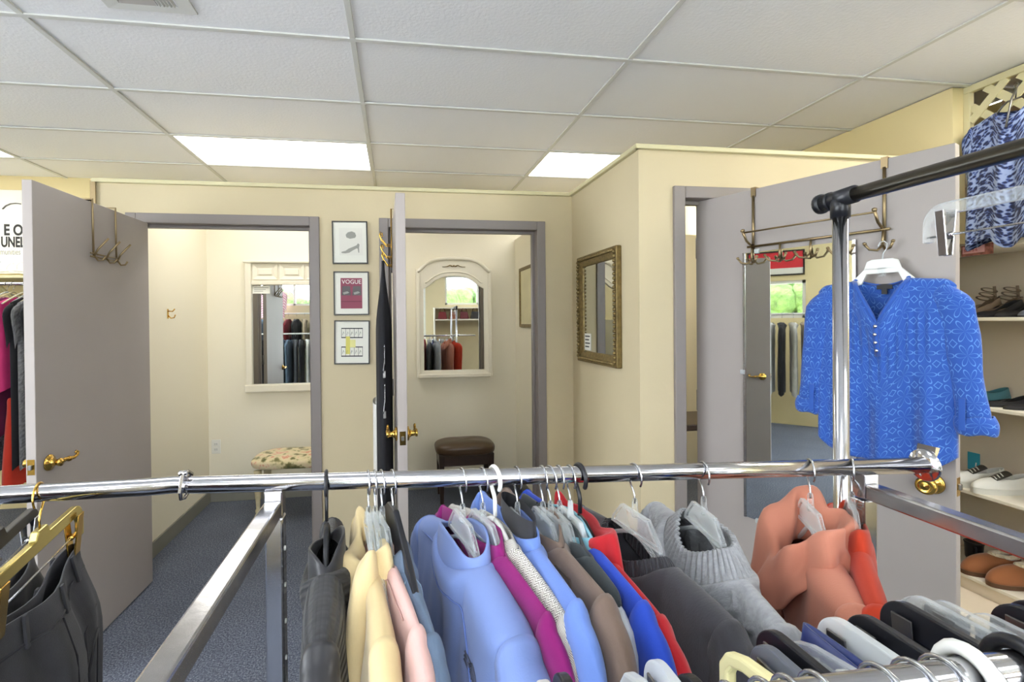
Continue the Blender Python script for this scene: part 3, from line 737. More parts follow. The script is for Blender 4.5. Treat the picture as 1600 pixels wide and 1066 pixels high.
for s in (.281, .397, .513, .63, .746):
    mb = MB().tube([(s, -.015, 1.768), (s, -.02, 1.735), (s, -.022, 1.705)], .0045, 8)
    for sg in (-1, 1):
        mb.tube([(s, -.020, 1.712), (s + sg * .012, -.032, 1.694), (s + sg * .030, -.046, 1.698), (s + sg * .040, -.054, 1.716)], [.0045, .004, .004, .0045], 8)
        mb.lathe([(.001, -.006), (.006, -.003), (.006, .003), (.001, .006)], 8, (s + sg * .041, -.055, 1.719))
    obj('hook', mb, MT['bronze'], rk)
# tall mirror on door 3
tm = thing('door_mirror', 'tall narrow mirror fixed to the right hand door, behind the blue blouse', 'mirror', (H3.x, H3.y, 0), a3)
obj('backing', MB().box((.245, -.010, .585), (.655, 0, 1.74)), MT['darkwood'], tm)
obj('mirror_glass', MB().box((.243, -.0135, .582), (.657, -.010, 1.743)), MT['mirror'], tm)
for s in (.243, .657): obj('edge', MB().box((s - .005, -.016, .58), (s + .005, 0, 1.745)), MT['chromeworn'], tm)
for s, z in ((.30, .58), (.60, .58), (.236, 1.22), (.664, 1.22), (.30, 1.746), (.60, 1.746)):
    obj('clip', MB().box((s - .010, -.020, z - .010), (s + .010, 0, z + .010)), MT['clear2'], tm, bevel=.003)

# ------------------------------------------------------------------ the chrome clothes rack in front
RZ = 1.22
def rail_y(x): return .793 - .098 * (x + .326) if x > -.326 else .793
NY = .288
rack = thing('clothes_rack', 'chrome double rail clothes rack standing in front of the camera', 'clothes rack', (.3, .5, 0))
def rl(p): return (p[0] - .3, p[1] - .5, p[2])
obj('back_rail', MB().tube([rl((x, rail_y(x) + (.004 if abs(x + .326) < .01 else 0), RZ)) for x in (-.95, -.6, -.36, -.326, -.29, 0, .4, .838)], .0127, 24), MT['chrome'], rack)
e = rl((.838, rail_y(.838), RZ))
obj('end_cap', MB().lathe([(.001, -.003), (.024, -.003), (.026, 0), (.024, .003), (.001, .004)], 20, e, 'X').prism([(e[0] + .0, e[2] + .012), (e[0] + .004, e[2] + .012), (e[0] + .012, e[2] + .03), (e[0] + .004, e[2] + .032)], e[1] - .014, e[1] + .014), MT['chrome'], rack)
obj('front_rail', MB().tube([rl((-.30, NY, RZ - .012)), rl((1.15, NY, RZ - .012))], .0127, 24), MT['chrome'], rack)
for x, yb in ((-.182, rail_y(-.182)), (.737, rail_y(.737))):
    y0 = yb - .012
    obj('side_bar', MB().obox(rl((x, y0, RZ - .036)), rl((x, .20, RZ - .036)), .025, .024), MT['chromeworn'], rack, bevel=.003)
    obj('saddle', MB().obox(rl((x, yb, RZ - .048)), rl((x, yb, RZ - .009)), .026, .026, (0, 1, 0)), MT['chromeworn'], rack, bevel=.002)
    for yy, nm in ((yb + .002, 'upright'), (.215, 'upright')):
        u = obj(nm, MB().obox(rl((x, yy, RZ - .05)), rl((x, yy, .07)), .026, .026, (0, 1, 0)), MT['chrome'], rack, bevel=.003)
        mb = MB(); sx = 1 if x < 0 else -1
        for k in range(9): mb.lathe([(.001, -.0006), (.0035, 0), (.0035, .0014)], 10, rl((x + sx * .0128, yy, 1.12 - k * .055)), 'X')
        obj('button_holes', mb, MT['whiteplastic'] if x < 0 else MT['wire'], u)
        obj('caster', MB().lathe([(.004, -.011), (.03, -.011), (.034, -.006), (.034, .006), (.03, .011), (.004, .011)], 18, rl((x, yy + .02, .034)), 'X').tube([rl((x, yy, .08)), rl((x, yy + .01, .04))], .008, 8), MT['blackplastic'], rack)
    obj('base_bar', MB().obox(rl((x, yb, .09)), rl((x, .21, .09)), .025, .024), MT['chrome'], rack, bevel=.003)
ring = thing('rail_stop', 'chrome D-shaped stop clipped round the rail near its left end', 'rail stop', (-.312, rail_y(-.312), RZ))
obj('clip', MB().tube([(0, -.013, -.016), (0, -.0155, -.004), (.001, -.0155, .006), (.001, -.012, .017), (.003, .004, .019), (.004, .0155, .012), (.002, .0165, -.002), (0, .013, -.014), (0, 0, -.0185)], .0028, 8, closed=True), MT['chrome'], ring)
obj('latch', MB().obox((.004, -.010, .024), (.001, -.0175, -.006), .009, .004, (1, 0, 0)).lathe([(.001, -.006), (.004, -.005), (.004, .005), (.001, .006)], 10, (.003, -.012, .021), 'X'), MT['chrome'], ring)
# second, taller rack behind with a black T-joint
pole = thing('tall_garment_rail', 'tall garment rail with a black plastic T-joint at the top of its chrome post', 'garment rail', (.792, .785, 0))
obj('post', MB().tube([(0, 0, .06), (0, 0, 1.655)], .0125, 20), MT['chrome'], pole)
obj('sleeve', MB().tube([(0, 0, .04), (0, 0, 1.08)], .0142, 20), MT['chromeworn'], pole)
obj('collar', MB().tube([(0, 0, 1.03), (0, 0, 1.085)], .0165, 16), MT['blackplastic'], pole)
obj('joint', MB().tube([(0, 0, 1.638), (0, 0, 1.675)], .0155, 18).tube([(0, .034, 1.672), (0, -.030, 1.674)], .0155, 18).lathe([(.001, 0), (.0165, 0), (.0185, .004), (.0185, .010), (.015, .013), (.001, .014)], 18, (0, .034, 1.672), 'Y').lathe([(.0158, -.004), (.0172, -.004), (.0172, .003), (.0158, .003)], 18, (0, .02, 1.672), 'Y'), MT['blackplastic'], pole)
obj('top_rail', MB().tube([(0, -.01, 1.673), (0, -1.25, 1.673)], .0125, 20), MT['gunmetal'], pole)
obj('post', MB().tube([(0, -1.2, .06), (0, -1.2, 1.67)], .0125, 16), MT['chrome'], pole)
obj('base_bar', MB().tube([(0, .0, .05), (0, -1.2, .05)], .0125, 14), MT['chrome'], pole)
for yy in (.0, -1.2): obj('foot', MB().tube([(-.03, yy, .05), (.2, yy, .05)], .0125, 14).lathe([(.004, -.011), (.026, -.011), (.026, .011), (.004, .011)], 16, (.18, yy, .026), 'Y').lathe([(.004, -.011), (.026, -.011), (.026, .011), (.004, .011)], 16, (-.02, yy, .026), 'Y'), MT['blackplastic'], pole)

# ------------------------------------------------------------------ hangers: origin at the rail axis, local +x = the end nearer to the camera
HK_WIRE = None
def hook_mb(r, shank=-.048, rad=.019, ztop=-.005):
    pts = []
    for k in range(15):
        a = math.radians(-38 + 238 * k / 14)
        pts.append((rad * math.cos(a), 0, ztop + rad * math.sin(a)))
    pts += [(-.011, 0, -.020), (-.003, 0, -.030), (0, 0, -.038), (0, 0, shank)]
    return MB().tube(pts, r, 8)
def arms_mb(hw, z0, z1, th=.006, ht=.012, n=12, seg=8, nw=0, zn=None):
    mb = MB()
    for s in (-1, 1):
        pts = []
        for k in range(n):
            t = k / (n - 1); pts.append((s * hw * t, 0, lerp(z0, z1, t ** 1.25) if zn is None else (lerp(z0, zn, smooth01(hw * t / nw)) if hw * t < nw else lerp(zn, z1, ((hw * t - nw) / (hw - nw)) ** 1.15))))
        mb.tube(pts, [ht / 2] * n, seg, flat=1.0)
    return mb
def hanger(kind, label, x, ang, z0=-.075, z1=-.12, hw=.19, y=None, z=None, group=None, nw=0, zn=None, ends=False):
    p = (x, rail_y(x) if y is None else y, RZ if z is None else z)
    t = thing('hanger', label, 'hanger', p, math.radians(ang - 90), group)
    if kind in ('clear', 'frosted'):
        m = MT['clear'] if kind == 'clear' else MT['clear2']
        obj('hook', hook_mb(.0015), MT['wire'], t)
        obj('neck', MB().lathe([(.003, -.040), (.0042, -.044), (.0046, -.056), (.006, -.064), (.0045, -.068)], 12), m, t)
        o_ = [(-.062, -.088), (-.036, -.060), (.036, -.060), (.062, -.088), (.066, -.098), (-.066, -.098)]
        i_ = [(-.052, -.086), (-.032, -.065), (.032, -.065), (.052, -.086), (.055, -.092), (-.055, -.092)]
        b = obj('plate', MB().ring(o_, i_, -.0035, .0035).prism(i_, -.001, .001), m, t, bevel=.0012)
        obj('arm', arms_mb(hw, -.095, z1, ht=.007, nw=nw, zn=zn), m, t)
    if ends:
        for s_ in (-1, 1): obj('arm_end', MB().tube([(s_ * hw, 0, z1 + .008), (s_ * (hw + .028), 0, z1 + .002), (s_ * (hw + .046), 0, z1 - .010), (s_ * (hw + .056), 0, z1 - .030), (s_ * (hw + .060), 0, z1 - .058)], [.0065, .0065, .0065, .006, .005], 10), MT['clear2'], t)
    if kind in ('white', 'black', 'blackthin'):
        m = MT['whiteplastic'] if kind == 'white' else MT['blackplastic']
        obj('hook', hook_mb(.0034 if kind != 'blackthin' else .0026, -.06, .0195, -.0045), m, t)
        obj('arm', arms_mb(hw, -.066, z1, ht=.008, nw=nw, zn=zn), m, t)
        obj('crossbar', MB().tube([(-hw * .9, 0, z1 - .03), (hw * .9, 0, z1 - .03)], .003, 8), m, t)
    elif kind == 'blackflat':
        obj('hook', hook_mb(.0016), MT['wire'], t)
        o_ = [(-.02, -.040), (.02, -.040), (.10, -.088), (hw, z1), (hw - .01, z1 - .022), (.08, -.108), (-.08, -.108), (-hw + .01, z1 - .022), (-hw, z1), (-.10, -.088)]
        obj('body', MB().prism(o_, -.0045, .0045), MT['blackplastic'], t, bevel=.002)
    return t
def rail_x(px):
    """x on the back rail below image column px"""
    c = (px - 739.4) / 777.3
    # camera-space ray at rail height, flattened to the ground plane
    s, k = math.sin(.1535), math.cos(.1535)
    dx, dy = k * c + s, -s * c + k
    # (t*dx, t*dy) on y = .793 - .098 (x + .326)
    t = (.793 - .098 * .326) / (dy + .098 * dx)
    return t * dx

# ------------------------------------------------------------------ hanging garments
PANEL_FN = []
def surf(x, d, side=-1, out=.0012):
    """point on the cloth of the garment built last: x along the hanger, d down from the shoulder"""
    panel, length = PANEL_FN[0]; fn = panel(side); v = math.sqrt(d / length); a, b = 0., 1.
    for _ in range(30):
        m = (a + b) / 2
        if fn(m, v)[0] < x: a = m
        else: b = m
    p = fn(a, v); return (p[0], p[1] + side * out, p[2])
def stitch(par, pts, m, r=.0014, side=-1, name='seam', n=6):
    path = []
    for (x0, d0), (x1, d1) in zip(pts, pts[1:]):
        for k in range(n): path.append(surf(lerp(x0, x1, k / n), lerp(d0, d1, k / n), side))
    path.append(surf(*pts[-1], side))
    return obj(name, MB().tube(path, r, 6), m, par)
def garment(name, label, cat, m, x, ang, hw=.21, nw=.075, zn=-.085, zt=-.12, T=.016, length=.62, nf=.035, nb=.012, ny=.045,
            sleeve=True, slen=.5, sr=.05, sy=.024, collar=None, ch=.035, cm=None, nu=44, ns=26, fold=.006, seed=0, y=None, z=None, rotz=None, group=None,
            knit=0.0, flare=1.0, lining=None, cts=None, sm=None, seam=True, droop=.0, sfwd=0.0, csharp=1.0, cend=.12, cin=.16):
    rr = random.Random(seed + 11)
    ph = [rr.uniform(0, 6.28) for _ in range(8)]
    loc = (x, rail_y(x) if y is None else y, RZ if z is None else z)
    t = thing(name, label, cat, loc, math.radians(ang - 90) if rotz is None else rotz, group)
    hb = hw * .985
    def ridge(xx):
        a = abs(xx)
        if a <= nw: return zn
        q = (a - nw) / (hw - nw)
        return zn + (zt - zn) * (q ** 1.15) - .018 * max(0, (q - .86) / .14) ** 2
    def panel(side):
        def fn(u, v):
            u = .5 - .5 * math.cos(PI * u) * (.35) - .65 * (.5 - u)
            xx = (2 * u - 1) * hb; a = abs(xx)
            d = length * v ** 2.0
            if a < nw:
                q = 1 - (a / nw) ** 2
                z0 = zn - (nf if side < 0 else nb) * q; y0 = ny * math.sqrt(q)
            else: z0 = ridge(xx); y0 = 0
            e = abs(2 * u - 1)
            th = T * math.sqrt(1 - max(0, 1 - d / .028) ** 2) * math.sqrt(max(0, 1 - e ** 12)) * (1 + .5 * smooth01(d / .2) + .25 * math.sin(ph[5] + 2 * u * 3))
            yy = y0 * math.exp(-d / .05) + th
            f = fold * smooth01(d / .12) * (math.sin(7 * xx / hw * 1.3 + ph[0] + 3 * d) + .6 * math.sin(15 * xx / hw + ph[1]) + .3 * math.sin(31 * xx / hw + ph[2] + 6 * d)) * (1 - e ** 4)
            f += fold * .35 * math.sin(40 * d + 6 * xx / hw + ph[3]) * math.exp(-d / .15) * (1 - e ** 4) * smooth01(d / .02)
            yy += f if side > 0 else f * .7
            wx = xx * (1 + (flare - 1) * smooth01(d / length) - .03 * smooth01(d / .1) * 1)
            zz = z0 - d - droop * smooth01(d / .3) * math.cos(2 * xx / hw)
            if knit:
                yy += knit * (max(0, math.sin(2 * PI * xx / .036 + 1.3 * math.sin(2 * PI * d / .04))) ** 2 + .35 * math.sin(2 * PI * xx / .011) * math.sin(2 * PI * d / .012)) * smooth01(d / .04)
            return (wx, side * yy, zz)
        return fn
    mb = MB()
    PANEL_FN.clear(); PANEL_FN.append((panel, length))
    n2 = ns if not knit else ns * 3
    n1 = nu if not knit else nu * 3
    uvf = lambda u, v: (u * 2 * hb, 1.0 - length * v ** 2.0)
    mb.grid(panel(-1), n1, n2, uvf=uvf); mb.grid(panel(1), n1, n2, uvf=uvf)
    mb.weld = True
    body = obj('body', mb, m, t)
    if lining: obj('lining', MB().grid(lambda u, v: ((2 * u - 1) * nw * .9, .0, zn - .03 - .12 * v), 8, 4), lining, t, solid=.002)
    if sleeve:
        for s in (-1, 1):
            w0 = sr * .95
            Tb = T
            def fs(u, v, s=s, front=1):
                e = -math.cos(PI * u)
                q = v ** 1.7; d = slen * q
                half = lerp(w0, w0 * .8, smooth01(v))
                xc = hw - .004 + .010 * smooth01(v * 2) - .03 * v
                xx = xc + e * half
                xt = hw - .004 + e * w0
                zt_ = ridge(min(xt, hw * .985)) + .0015
                if e > -.25: zt_ -= .085 * (1 - math.sqrt(max(0, 1 - ((e + .25) / 1.25) ** 2))) 
                if e < -.30: zt_ -= .16 * ((-.30 - e) / .70) ** 1.5
                th_ = lerp(Tb * 1.12 + .0015, sy, smooth01(v * 1.6)) * math.sqrt(1 - max(0, 1 - d / .028) ** 2) * math.sqrt(max(0, 1 - abs(e) ** 2.4))
                th_ += (.003 * math.sin(3.2 * e + 20 * v + ph[6] + s) + .002 * math.sin(6 * e - 29 * v + ph[7])) * smooth01(v * 3 - .3) * (1 - e * e)
                if knit: th_ += knit * (.7 * max(0, math.sin(e * 8 + 1.2 * math.sin(70 * v))) + .35 * math.sin(e * 26) * math.sin(150 * v)) * smooth01(v * 6) * (1 - e * e)
                return (s * xx, front * th_ + sfwd * v, zt_ - d)
            mb = MB(); k1, k2 = (22, 30) if not knit else (60, 60)
            if nu < 20: k1, k2 = 8, 10
            for fr in (-1, 1): mb.grid(lambda u, v: fs(u, v, front=fr), k1, k2, uvf=lambda u, v: (u * 2 * sr, -slen * v ** 1.35))
            mb.weld = True
            o_ = obj('sleeve', mb, sm or m, t)
    # collars: a band that rises from the neck rim
    def rim(u, k=1.0):
        th = 2 * PI * u; c, s = math.cos(th), math.sin(th)
        xx = nw * c * k
        q = max(0, 1 - (c) ** 2)
        zz = zn - (nf if s < 0 else nb) * q
        return xx, ny * s * k, zz
    cmat = cm or m
    if collar in ('stand', 'crew', 'rib'):
        nr = 264 if collar == 'rib' else 48
        def fc(u, v):
            x_, y_, z_ = rim(u); th = 2 * PI * u
            k = 1 - cin * v ** .8; h_ = ch * v
            rb = ((.0028 * math.cos(44 * th) if knit else .0016 * math.cos(60 * th)) * (.3 + .7 * smooth01(v * 4)) if collar == 'rib' else 0); h_ *= 1 - (1 - cend) * abs(math.cos(th)) ** 2.4
            wob = .003 * math.sin(3 * th + ph[0]) * v
            k2 = 1 + .03 * math.sin(v * PI)
            return (x_ * k * k2 + rb * math.cos(th), y_ * k * k2 + rb * math.sin(th) + wob, z_ + h_ + .004 * (1 - v) * -1 + .004 * math.sin(2 * th + ph[1]) * v)
        c_ = obj('collar', MB().grid(fc, nr, 8, True, uvf=lambda u, v: (u * .45, v * ch)), cmat, t, solid=.0032)
    elif collar == 'fold':
        def fc(u, v):
            x_, y_, z_ = rim(u); th = 2 * PI * u; s = math.sin(th)
            if v < .4:
                q = v / .4; return (x_ * (1 - .1 * q), y_ * (1 - .1 * q), z_ + ch * .8 * q)
            q = (v - .4) / .6; out_ = math.sin(q * PI / 2)
            return (x_ * (.9 + .34 * out_), y_ * (.9 + .45 * out_) + (.0), z_ + ch * (.8 + .2 * math.sin(min(1, q * 2) * PI)) - ch * 1.25 * q ** 1.3)
        obj('collar', MB().grid(fc, 48, 12, True, uvf=lambda u, v: (u * .45, v * ch * 2)), cmat, t, solid=.0025)
    elif collar == 'cowl':
        c_ = cts or {}
        out0 = c_.get('out', .03); dr = c_.get('drop', .06); ribs = c_.get('ribs', 0); wr = c_.get('wr', .006); bx_ = c_.get('bias', 0); dy_ = c_.get('tilt', 0)
        def fc(u, v):
            x_, y_, z_ = rim(u); th = 2 * PI * u; c, s = math.cos(th), math.sin(th)
            yb_ = c_.get('ybias', 0); o1 = out0 * (1 + bx_ * c - yb_ * s); h_ = ch * (1 + dy_ * c)
            if v < .35:
                q = v / .35; ox = -.012 * math.sin(q * PI); oz = -.02 + (h_ + .02) * smooth01(q)
            else:
                q = (v - .35) / .65
                ox = o1 * math.sin(q * PI * .62) ; oz = h_ + .010 * math.sin(min(1, q * 2.5) * PI) - (h_ + dr * (1 + .5 * bx_ * c - yb_ * s)) * smooth01(q)
            w_ = wr * math.sin(5 * th + 6 * v + ph[0]) * math.sin(v * PI) + wr * .7 * math.sin(9 * th - 5 * v + ph[1]) * v
            rb = .0019 * math.cos(ribs * th) if ribs else 0
            kx = ox + w_ + rb
            return (x_ + c * kx, y_ + s * kx * .8, z_ + oz + .7 * w_)
        obj(c_.get('name', 'collar'), MB().grid(fc, max(72, ribs * 5), 26, True, uvf=lambda u, v: (u * .6, v * .2)), cmat, t, solid=.0028)
    return t
def seamline(par, pts, m, r=.0014, name='seam', label=None):
    return obj(name, MB().tube(pts, r, 6), m, par, label=label)

# the garments on the back rail, from the left
C_ = dict(
    black=cloth('black_ruched_cloth', (52, 53, 57), .6, bump=.5, scale=90, sheen=.1, var=.25, vscale=40),
    satin=mat('black_satin', (40, 40, 44), .38, sheen=.1, bump=.1, scale=60),
    cream=cloth('cream_fleece', (236, 212, 160), .95, sheen=.4), taupe=cloth('taupe_lining', (164, 156, 140)),
    pink=cloth('pale_pink_fleece', (232, 190, 182), .95, sheen=.4), denim=cloth('blue_denim', (104, 124, 150), .9, bump=.4, scale=700, var=.18, vscale=16),
    peri=cloth('periwinkle_fleece', (132, 156, 218), .95, sheen=.4, var=.03), mag=cloth('magenta_jersey', (146, 14, 112), .9),
    peri2=cloth('cornflower_fleece', (112, 144, 220), .95, sheen=.4, var=.03), brown=cloth('mocha_suede', (122, 102, 90), .92, sheen=.4, var=.1),
    slate=cloth('dark_slate_jersey', (48, 56, 60), .85), royal=cloth('royal_blue_jersey', (30, 70, 190), .9), aqua=cloth('light_aqua_jersey', (134, 192, 210), .9),
    red=cloth('red_fleece', (186, 24, 34), .95, sheen=.5), char=cloth('charcoal_knit', (66, 66, 72), .95, bump=.6, scale=420, sheen=.3, var=.12, vscale=60),
    cable=cloth('light_grey_cable_knit', (172, 174, 178), .95, bump=.6, scale=340, sheen=.1, var=.16, vscale=120, dist=.002),
    coral=cloth('coral_fleece', (214, 138, 112), .9, sheen=.4, var=.04), rust=cloth('red_orange_suede', (206, 60, 26), .92, sheen=.4, var=.08),
    navy=mat('navy_quilted_shell', (26, 44, 102), .35, sheen=.1, bump=.2, scale=80), blackd=cloth('washed_black_denim', (54, 54, 60), .9, bump=.5, scale=600, var=.25, vscale=14),
    perid=cloth('periwinkle_seam', (104, 128, 196)), magd=cloth('magenta_seam', (110, 8, 84)), brownd=cloth('mocha_seam', (92, 74, 62)), pinkd=cloth('pink_seam', (204, 160, 152)),
    dark=cloth('dark_lining', (36, 36, 42), .6), sequin=mat('royal_sequin', (36, 84, 200), .3, .3, bump=1.0, scale=260, dist=.003))
striped(C_['black'], 26, 1, .9, .004)
C_['charrib'] = striped(cloth('charcoal_rib', (60, 60, 66), .95), 70, 0, .6)
G = {}
def both(key, hkind, hlabel, px, **kw):
    x = rail_x(px); ang = kw['ang']
    hanger(hkind, hlabel, x, ang, z1=kw.get('zt', -.12) - .024, hw=kw.get('hw', .21) - .03, nw=kw.get('nw', .075) + .012, zn=kw.get('zn', -.085) - .022, ends=kw.pop('ends', False))
    kw2 = dict(kw); name, label, cat = kw2.pop('n'); m = kw2.pop('m')
    G[key] = garment(name, label, cat, C_[m] if isinstance(m, str) else m, x, seed=len(G) * 3, **kw2)
    return G[key]
g = both('black', 'blackthin', 'black plastic hanger carrying the black ruched jacket', 507, n=('ruched_jacket', 'black ruched jacket with a satin stand collar, at the left of the coats', 'jacket'), m='black', ang=5, hw=.2, zn=-.108, zt=-.128, T=.02, nw=.062, collar='stand', ch=.040, cm=C_['satin'], sm=C_['satin'], sr=.048, fold=.004, sy=.018, ny=.026, nf=.03)
g = both('cream', 'clear', 'clear plastic hanger in the cream hoodie', 573, n=('hooded_sweatshirt', 'cream fleece hoodie with its hood draped over, left of the pale pink sweatshirt', 'hoodie'), m='cream', ang=8, zn=-.105, zt=-.124, T=.015, nw=.07, ny=.018, collar='cowl', ch=.026, cts=dict(name='hood', out=.034, drop=.12, wr=.010, bias=.1, ybias=.75), sr=.055, sy=.018)
g = both('pink', 'clear', 'clear plastic hanger in the pale pink sweatshirt', 594, n=('sweatshirt', 'pale pink fleece sweatshirt between the cream hoodie and the denim jacket', 'sweatshirt'), m='pink', ang=13.5, zn=-.098, zt=-.115, T=.010, nw=.07, ny=.012, collar='crew', ch=.016, sr=.056, sy=.016)
stitch(g, [(-.16, .012), (.0, .012), (.16, .014)], C_['pinkd'], .0010)
g = both('denim', 'blackflat', 'flat black hanger in the blue denim jacket', 611, n=('denim_jacket', 'faded blue denim jacket beside the pink sweatshirt', 'jacket'), m='denim', ang=13.5, zn=-.098, zt=-.127, T=.012, nw=.07, ny=.016, collar='fold', ch=.024, sr=.054, sy=.018)
st = cloth('pale_stitching', (150, 176, 200))
for dd in (.030, .034): stitch(g, [(-.19, dd), (-.06, dd + .01), (.06, dd + .01), (.19, dd)], st, .0009)
stitch(g, [(.1, .002), (.11, .05), (.115, .12), (.118, .3)], st, .0010); stitch(g, [(.1, .002), (.11, .05), (.115, .12), (.118, .3)], st, .0010, 1)
g = both('peri', 'clear', 'clear plastic hanger in the periwinkle fleece jacket', 720, n=('fleece_jacket', 'large periwinkle blue fleece jacket with a mock collar, front of the row', 'jacket'), m='peri', ang=12, hw=.212, zn=-.100, zt=-.134, T=.026, nw=.078, ny=.032, nf=.022, collar='stand', ch=.040, sr=.056, sy=.026, fold=.005, seam=True, cend=.2)
stitch(g, [(-.15, .02), (-.06, .035), (.0, .03), (.05, .035), (.10, .06), (.135, .10), (.15, .2), (.15, .4)], C_['perid'], .0013)
lb = mat('charcoal_embroidery', (70, 74, 92), .7)
mb = MB()
for k in range(4):
    r_ = .006 + k * .0042
    mb.tube([(r_ * math.cos(a), 0, r_ * math.sin(a)) for a in (0, .4, .8, 1.2, 1.55)], .0013, 6)
for k in range(3): mb.tube([(-.022, 0, .002 + k * .006), (-.004, 0, .002 + k * .006)], .0017, 5)
q = surf(.118, .085, -1, .0022)
obj('embroidered_mark', mb, lb, g, (q[0] + .012, q[1], q[2] - .012), (0, .25, 0), label='small charcoal embroidered arc mark with lines beside it')
g = both('mag', 'clear', 'clear plastic hanger in the magenta jacket', 752, n=('magenta_jacket', 'deep magenta jersey jacket right of the periwinkle fleece', 'jacket'), m='mag', ang=14, hw=.205, zn=-.088, zt=-.110, T=.009, nw=.07, ny=.014, collar='stand', ch=.034, sr=.054, sy=.014)
stitch(g, [(-.12, .03), (.0, .028), (.09, .03), (.12, .08), (.12, .3)], C_['magd'], .0011)
g = both('herr', 'white', 'white plastic hanger in the grey herringbone sweater', 771, n=('herringbone_sweater', 'pale grey herringbone sweater right of the magenta jacket', 'sweater'), m=MT['herring'], ang=14, hw=.21, zn=-.078, zt=-.112, T=.010, nw=.07, ny=.014, collar='crew', ch=.018, sr=.054, sy=.016)
g = both('peri2', 'clear', 'clear plastic hanger in the cornflower fleece', 806, n=('fleece_pullover', 'cornflower blue fleece with a dark lined collar between herringbone and brown', 'fleece'), m='peri2', ang=7, hw=.21, zn=-.078, zt=-.088, T=.012, nw=.075, ny=.018, collar='stand', ch=.034, sr=.054, sy=.017)
obj('collar_lining', MB().grid(lambda u, v: (.064 * math.cos(2 * PI * u), .0145 * math.sin(2 * PI * u), -.062 - .015 + .032 * v), 36, 3, True), C_['dark'], g)
g = both('brown', 'clear', 'clear plastic hanger in the mocha brown jacket', 846, n=('brown_jacket', 'mocha brown suede jacket in the middle of the row', 'jacket'), m='brown', ang=5, hw=.21, zn=-.078, zt=-.082, T=.014, nw=.07, ny=.018, collar='stand', ch=.028, sr=.055, sy=.020)
stitch(g, [(-.15, .02), (.0, .024), (.12, .02), (.14, .07), (.14, .3)], C_['brownd'], .0011)
g = both('slate', 'clear', 'thick clear hanger whose end sticks out of the dark slate top', 872, n=('slate_top', 'dark slate jersey top with a wide neck, right of the brown jacket', 'top'), m='slate', ang=4, hw=.185, zn=-.078, zt=-.088, T=.010, nw=.10, ny=.012, collar='stand', ch=.022, sleeve=False, ends=True)
g = both('royal', 'frosted', 'frosted hanger inside the royal blue shirt', 889, n=('royal_shirt', 'royal blue jersey shirt with a light aqua inner collar', 'shirt'), m='royal', ang=5, hw=.215, zn=-.078, zt=-.090, T=.012, nw=.078, ny=.012, collar='stand', ch=.030, cm=C_['aqua'], sr=.056, sy=.018)
g = both('red', 'black', 'thick black plastic hanger in the red fleece', 904, n=('red_hoodie', 'bright red fleece with a soft hood, left of the charcoal sweater', 'hoodie'), m='red', ang=7, hw=.212, zn=-.088, zt=-.112, T=.014, nw=.08, ny=.016, collar='cowl', ch=.026, cts=dict(name='hood', out=.018, drop=.05, wr=.004, bias=.5), sr=.055, sy=.018)
g = both('char', 'clear', 'clear plastic hanger standing above the charcoal sweater', 990, n=('charcoal_sweater', 'charcoal knit sweater with a ribbed neck on a clear hanger', 'sweater'), m='char', ang=6.5, hw=.212, zn=-.104, zt=-.120, T=.02, nw=.085, ny=.034, nf=.045, collar='rib', ch=.022, cm=C_['charrib'], sr=.056, sy=.026, nb=.05)
g = both('cable', 'clear', 'clear plastic hanger inside the grey cable knit cowl', 1098, n=('cable_sweater', 'light grey cable knit sweater with a wide ribbed cowl neck', 'sweater'), m='cable', ang=-8, hw=.215, zn=-.112, zt=-.124, T=.022, nw=.11, ny=.046, nf=.05, collar='rib', ch=.046, cts=dict(out=.010, drop=.025, ribs=46, wr=.002), knit=.0055, sr=.056, sy=.028, cin=.34, cend=.45, nb=.02)
g = both('coral', 'clear', 'clear plastic hanger inside the coral hood', 1265, n=('coral_hoodie', 'coral fleece pullover with a big cowl hood near the right end of the rail', 'hoodie'), m='coral', ang=-25, hw=.172, zn=-.115, zt=-.132, T=.022, nw=.055, ny=.044, nf=.075, collar='cowl', ch=.046, cts=dict(name='hood', out=.032, drop=.028, wr=.009, bias=-.35, ybias=.5, tilt=-.28), sr=.04, sy=.018, nb=.01, cend=.3)
seamline(g, [(.0, -.046, -.20), (.001, -.041, -.225), (.002, -.038, -.27), (.002, -.038, -.36)], cloth('coral_placket', (178, 100, 82)), .0022, 'placket')
g = both('rust', 'clear', 'clear hanger in the red orange suede coat', 1330, n=('suede_coat', 'red orange suede coat behind the coral hoodie at the rail end', 'coat'), m='rust', ang=-38, hw=.212, zn=-.098, zt=-.125, T=.018, nw=.07, ny=.016, collar='fold', ch=.026, sr=.045, sy=.02)
# two more hangers without a visible garment
hanger('clear', 'clear plastic hanger squeezed between the cornflower fleece and the brown jacket', rail_x(858), 12, z1=-.13, nw=.07, zn=-.10)
hanger('clear', 'second clear hanger hooked at the left beside the cream hoodie', rail_x(583), 9, z1=-.15, nw=.07, zn=-.115)

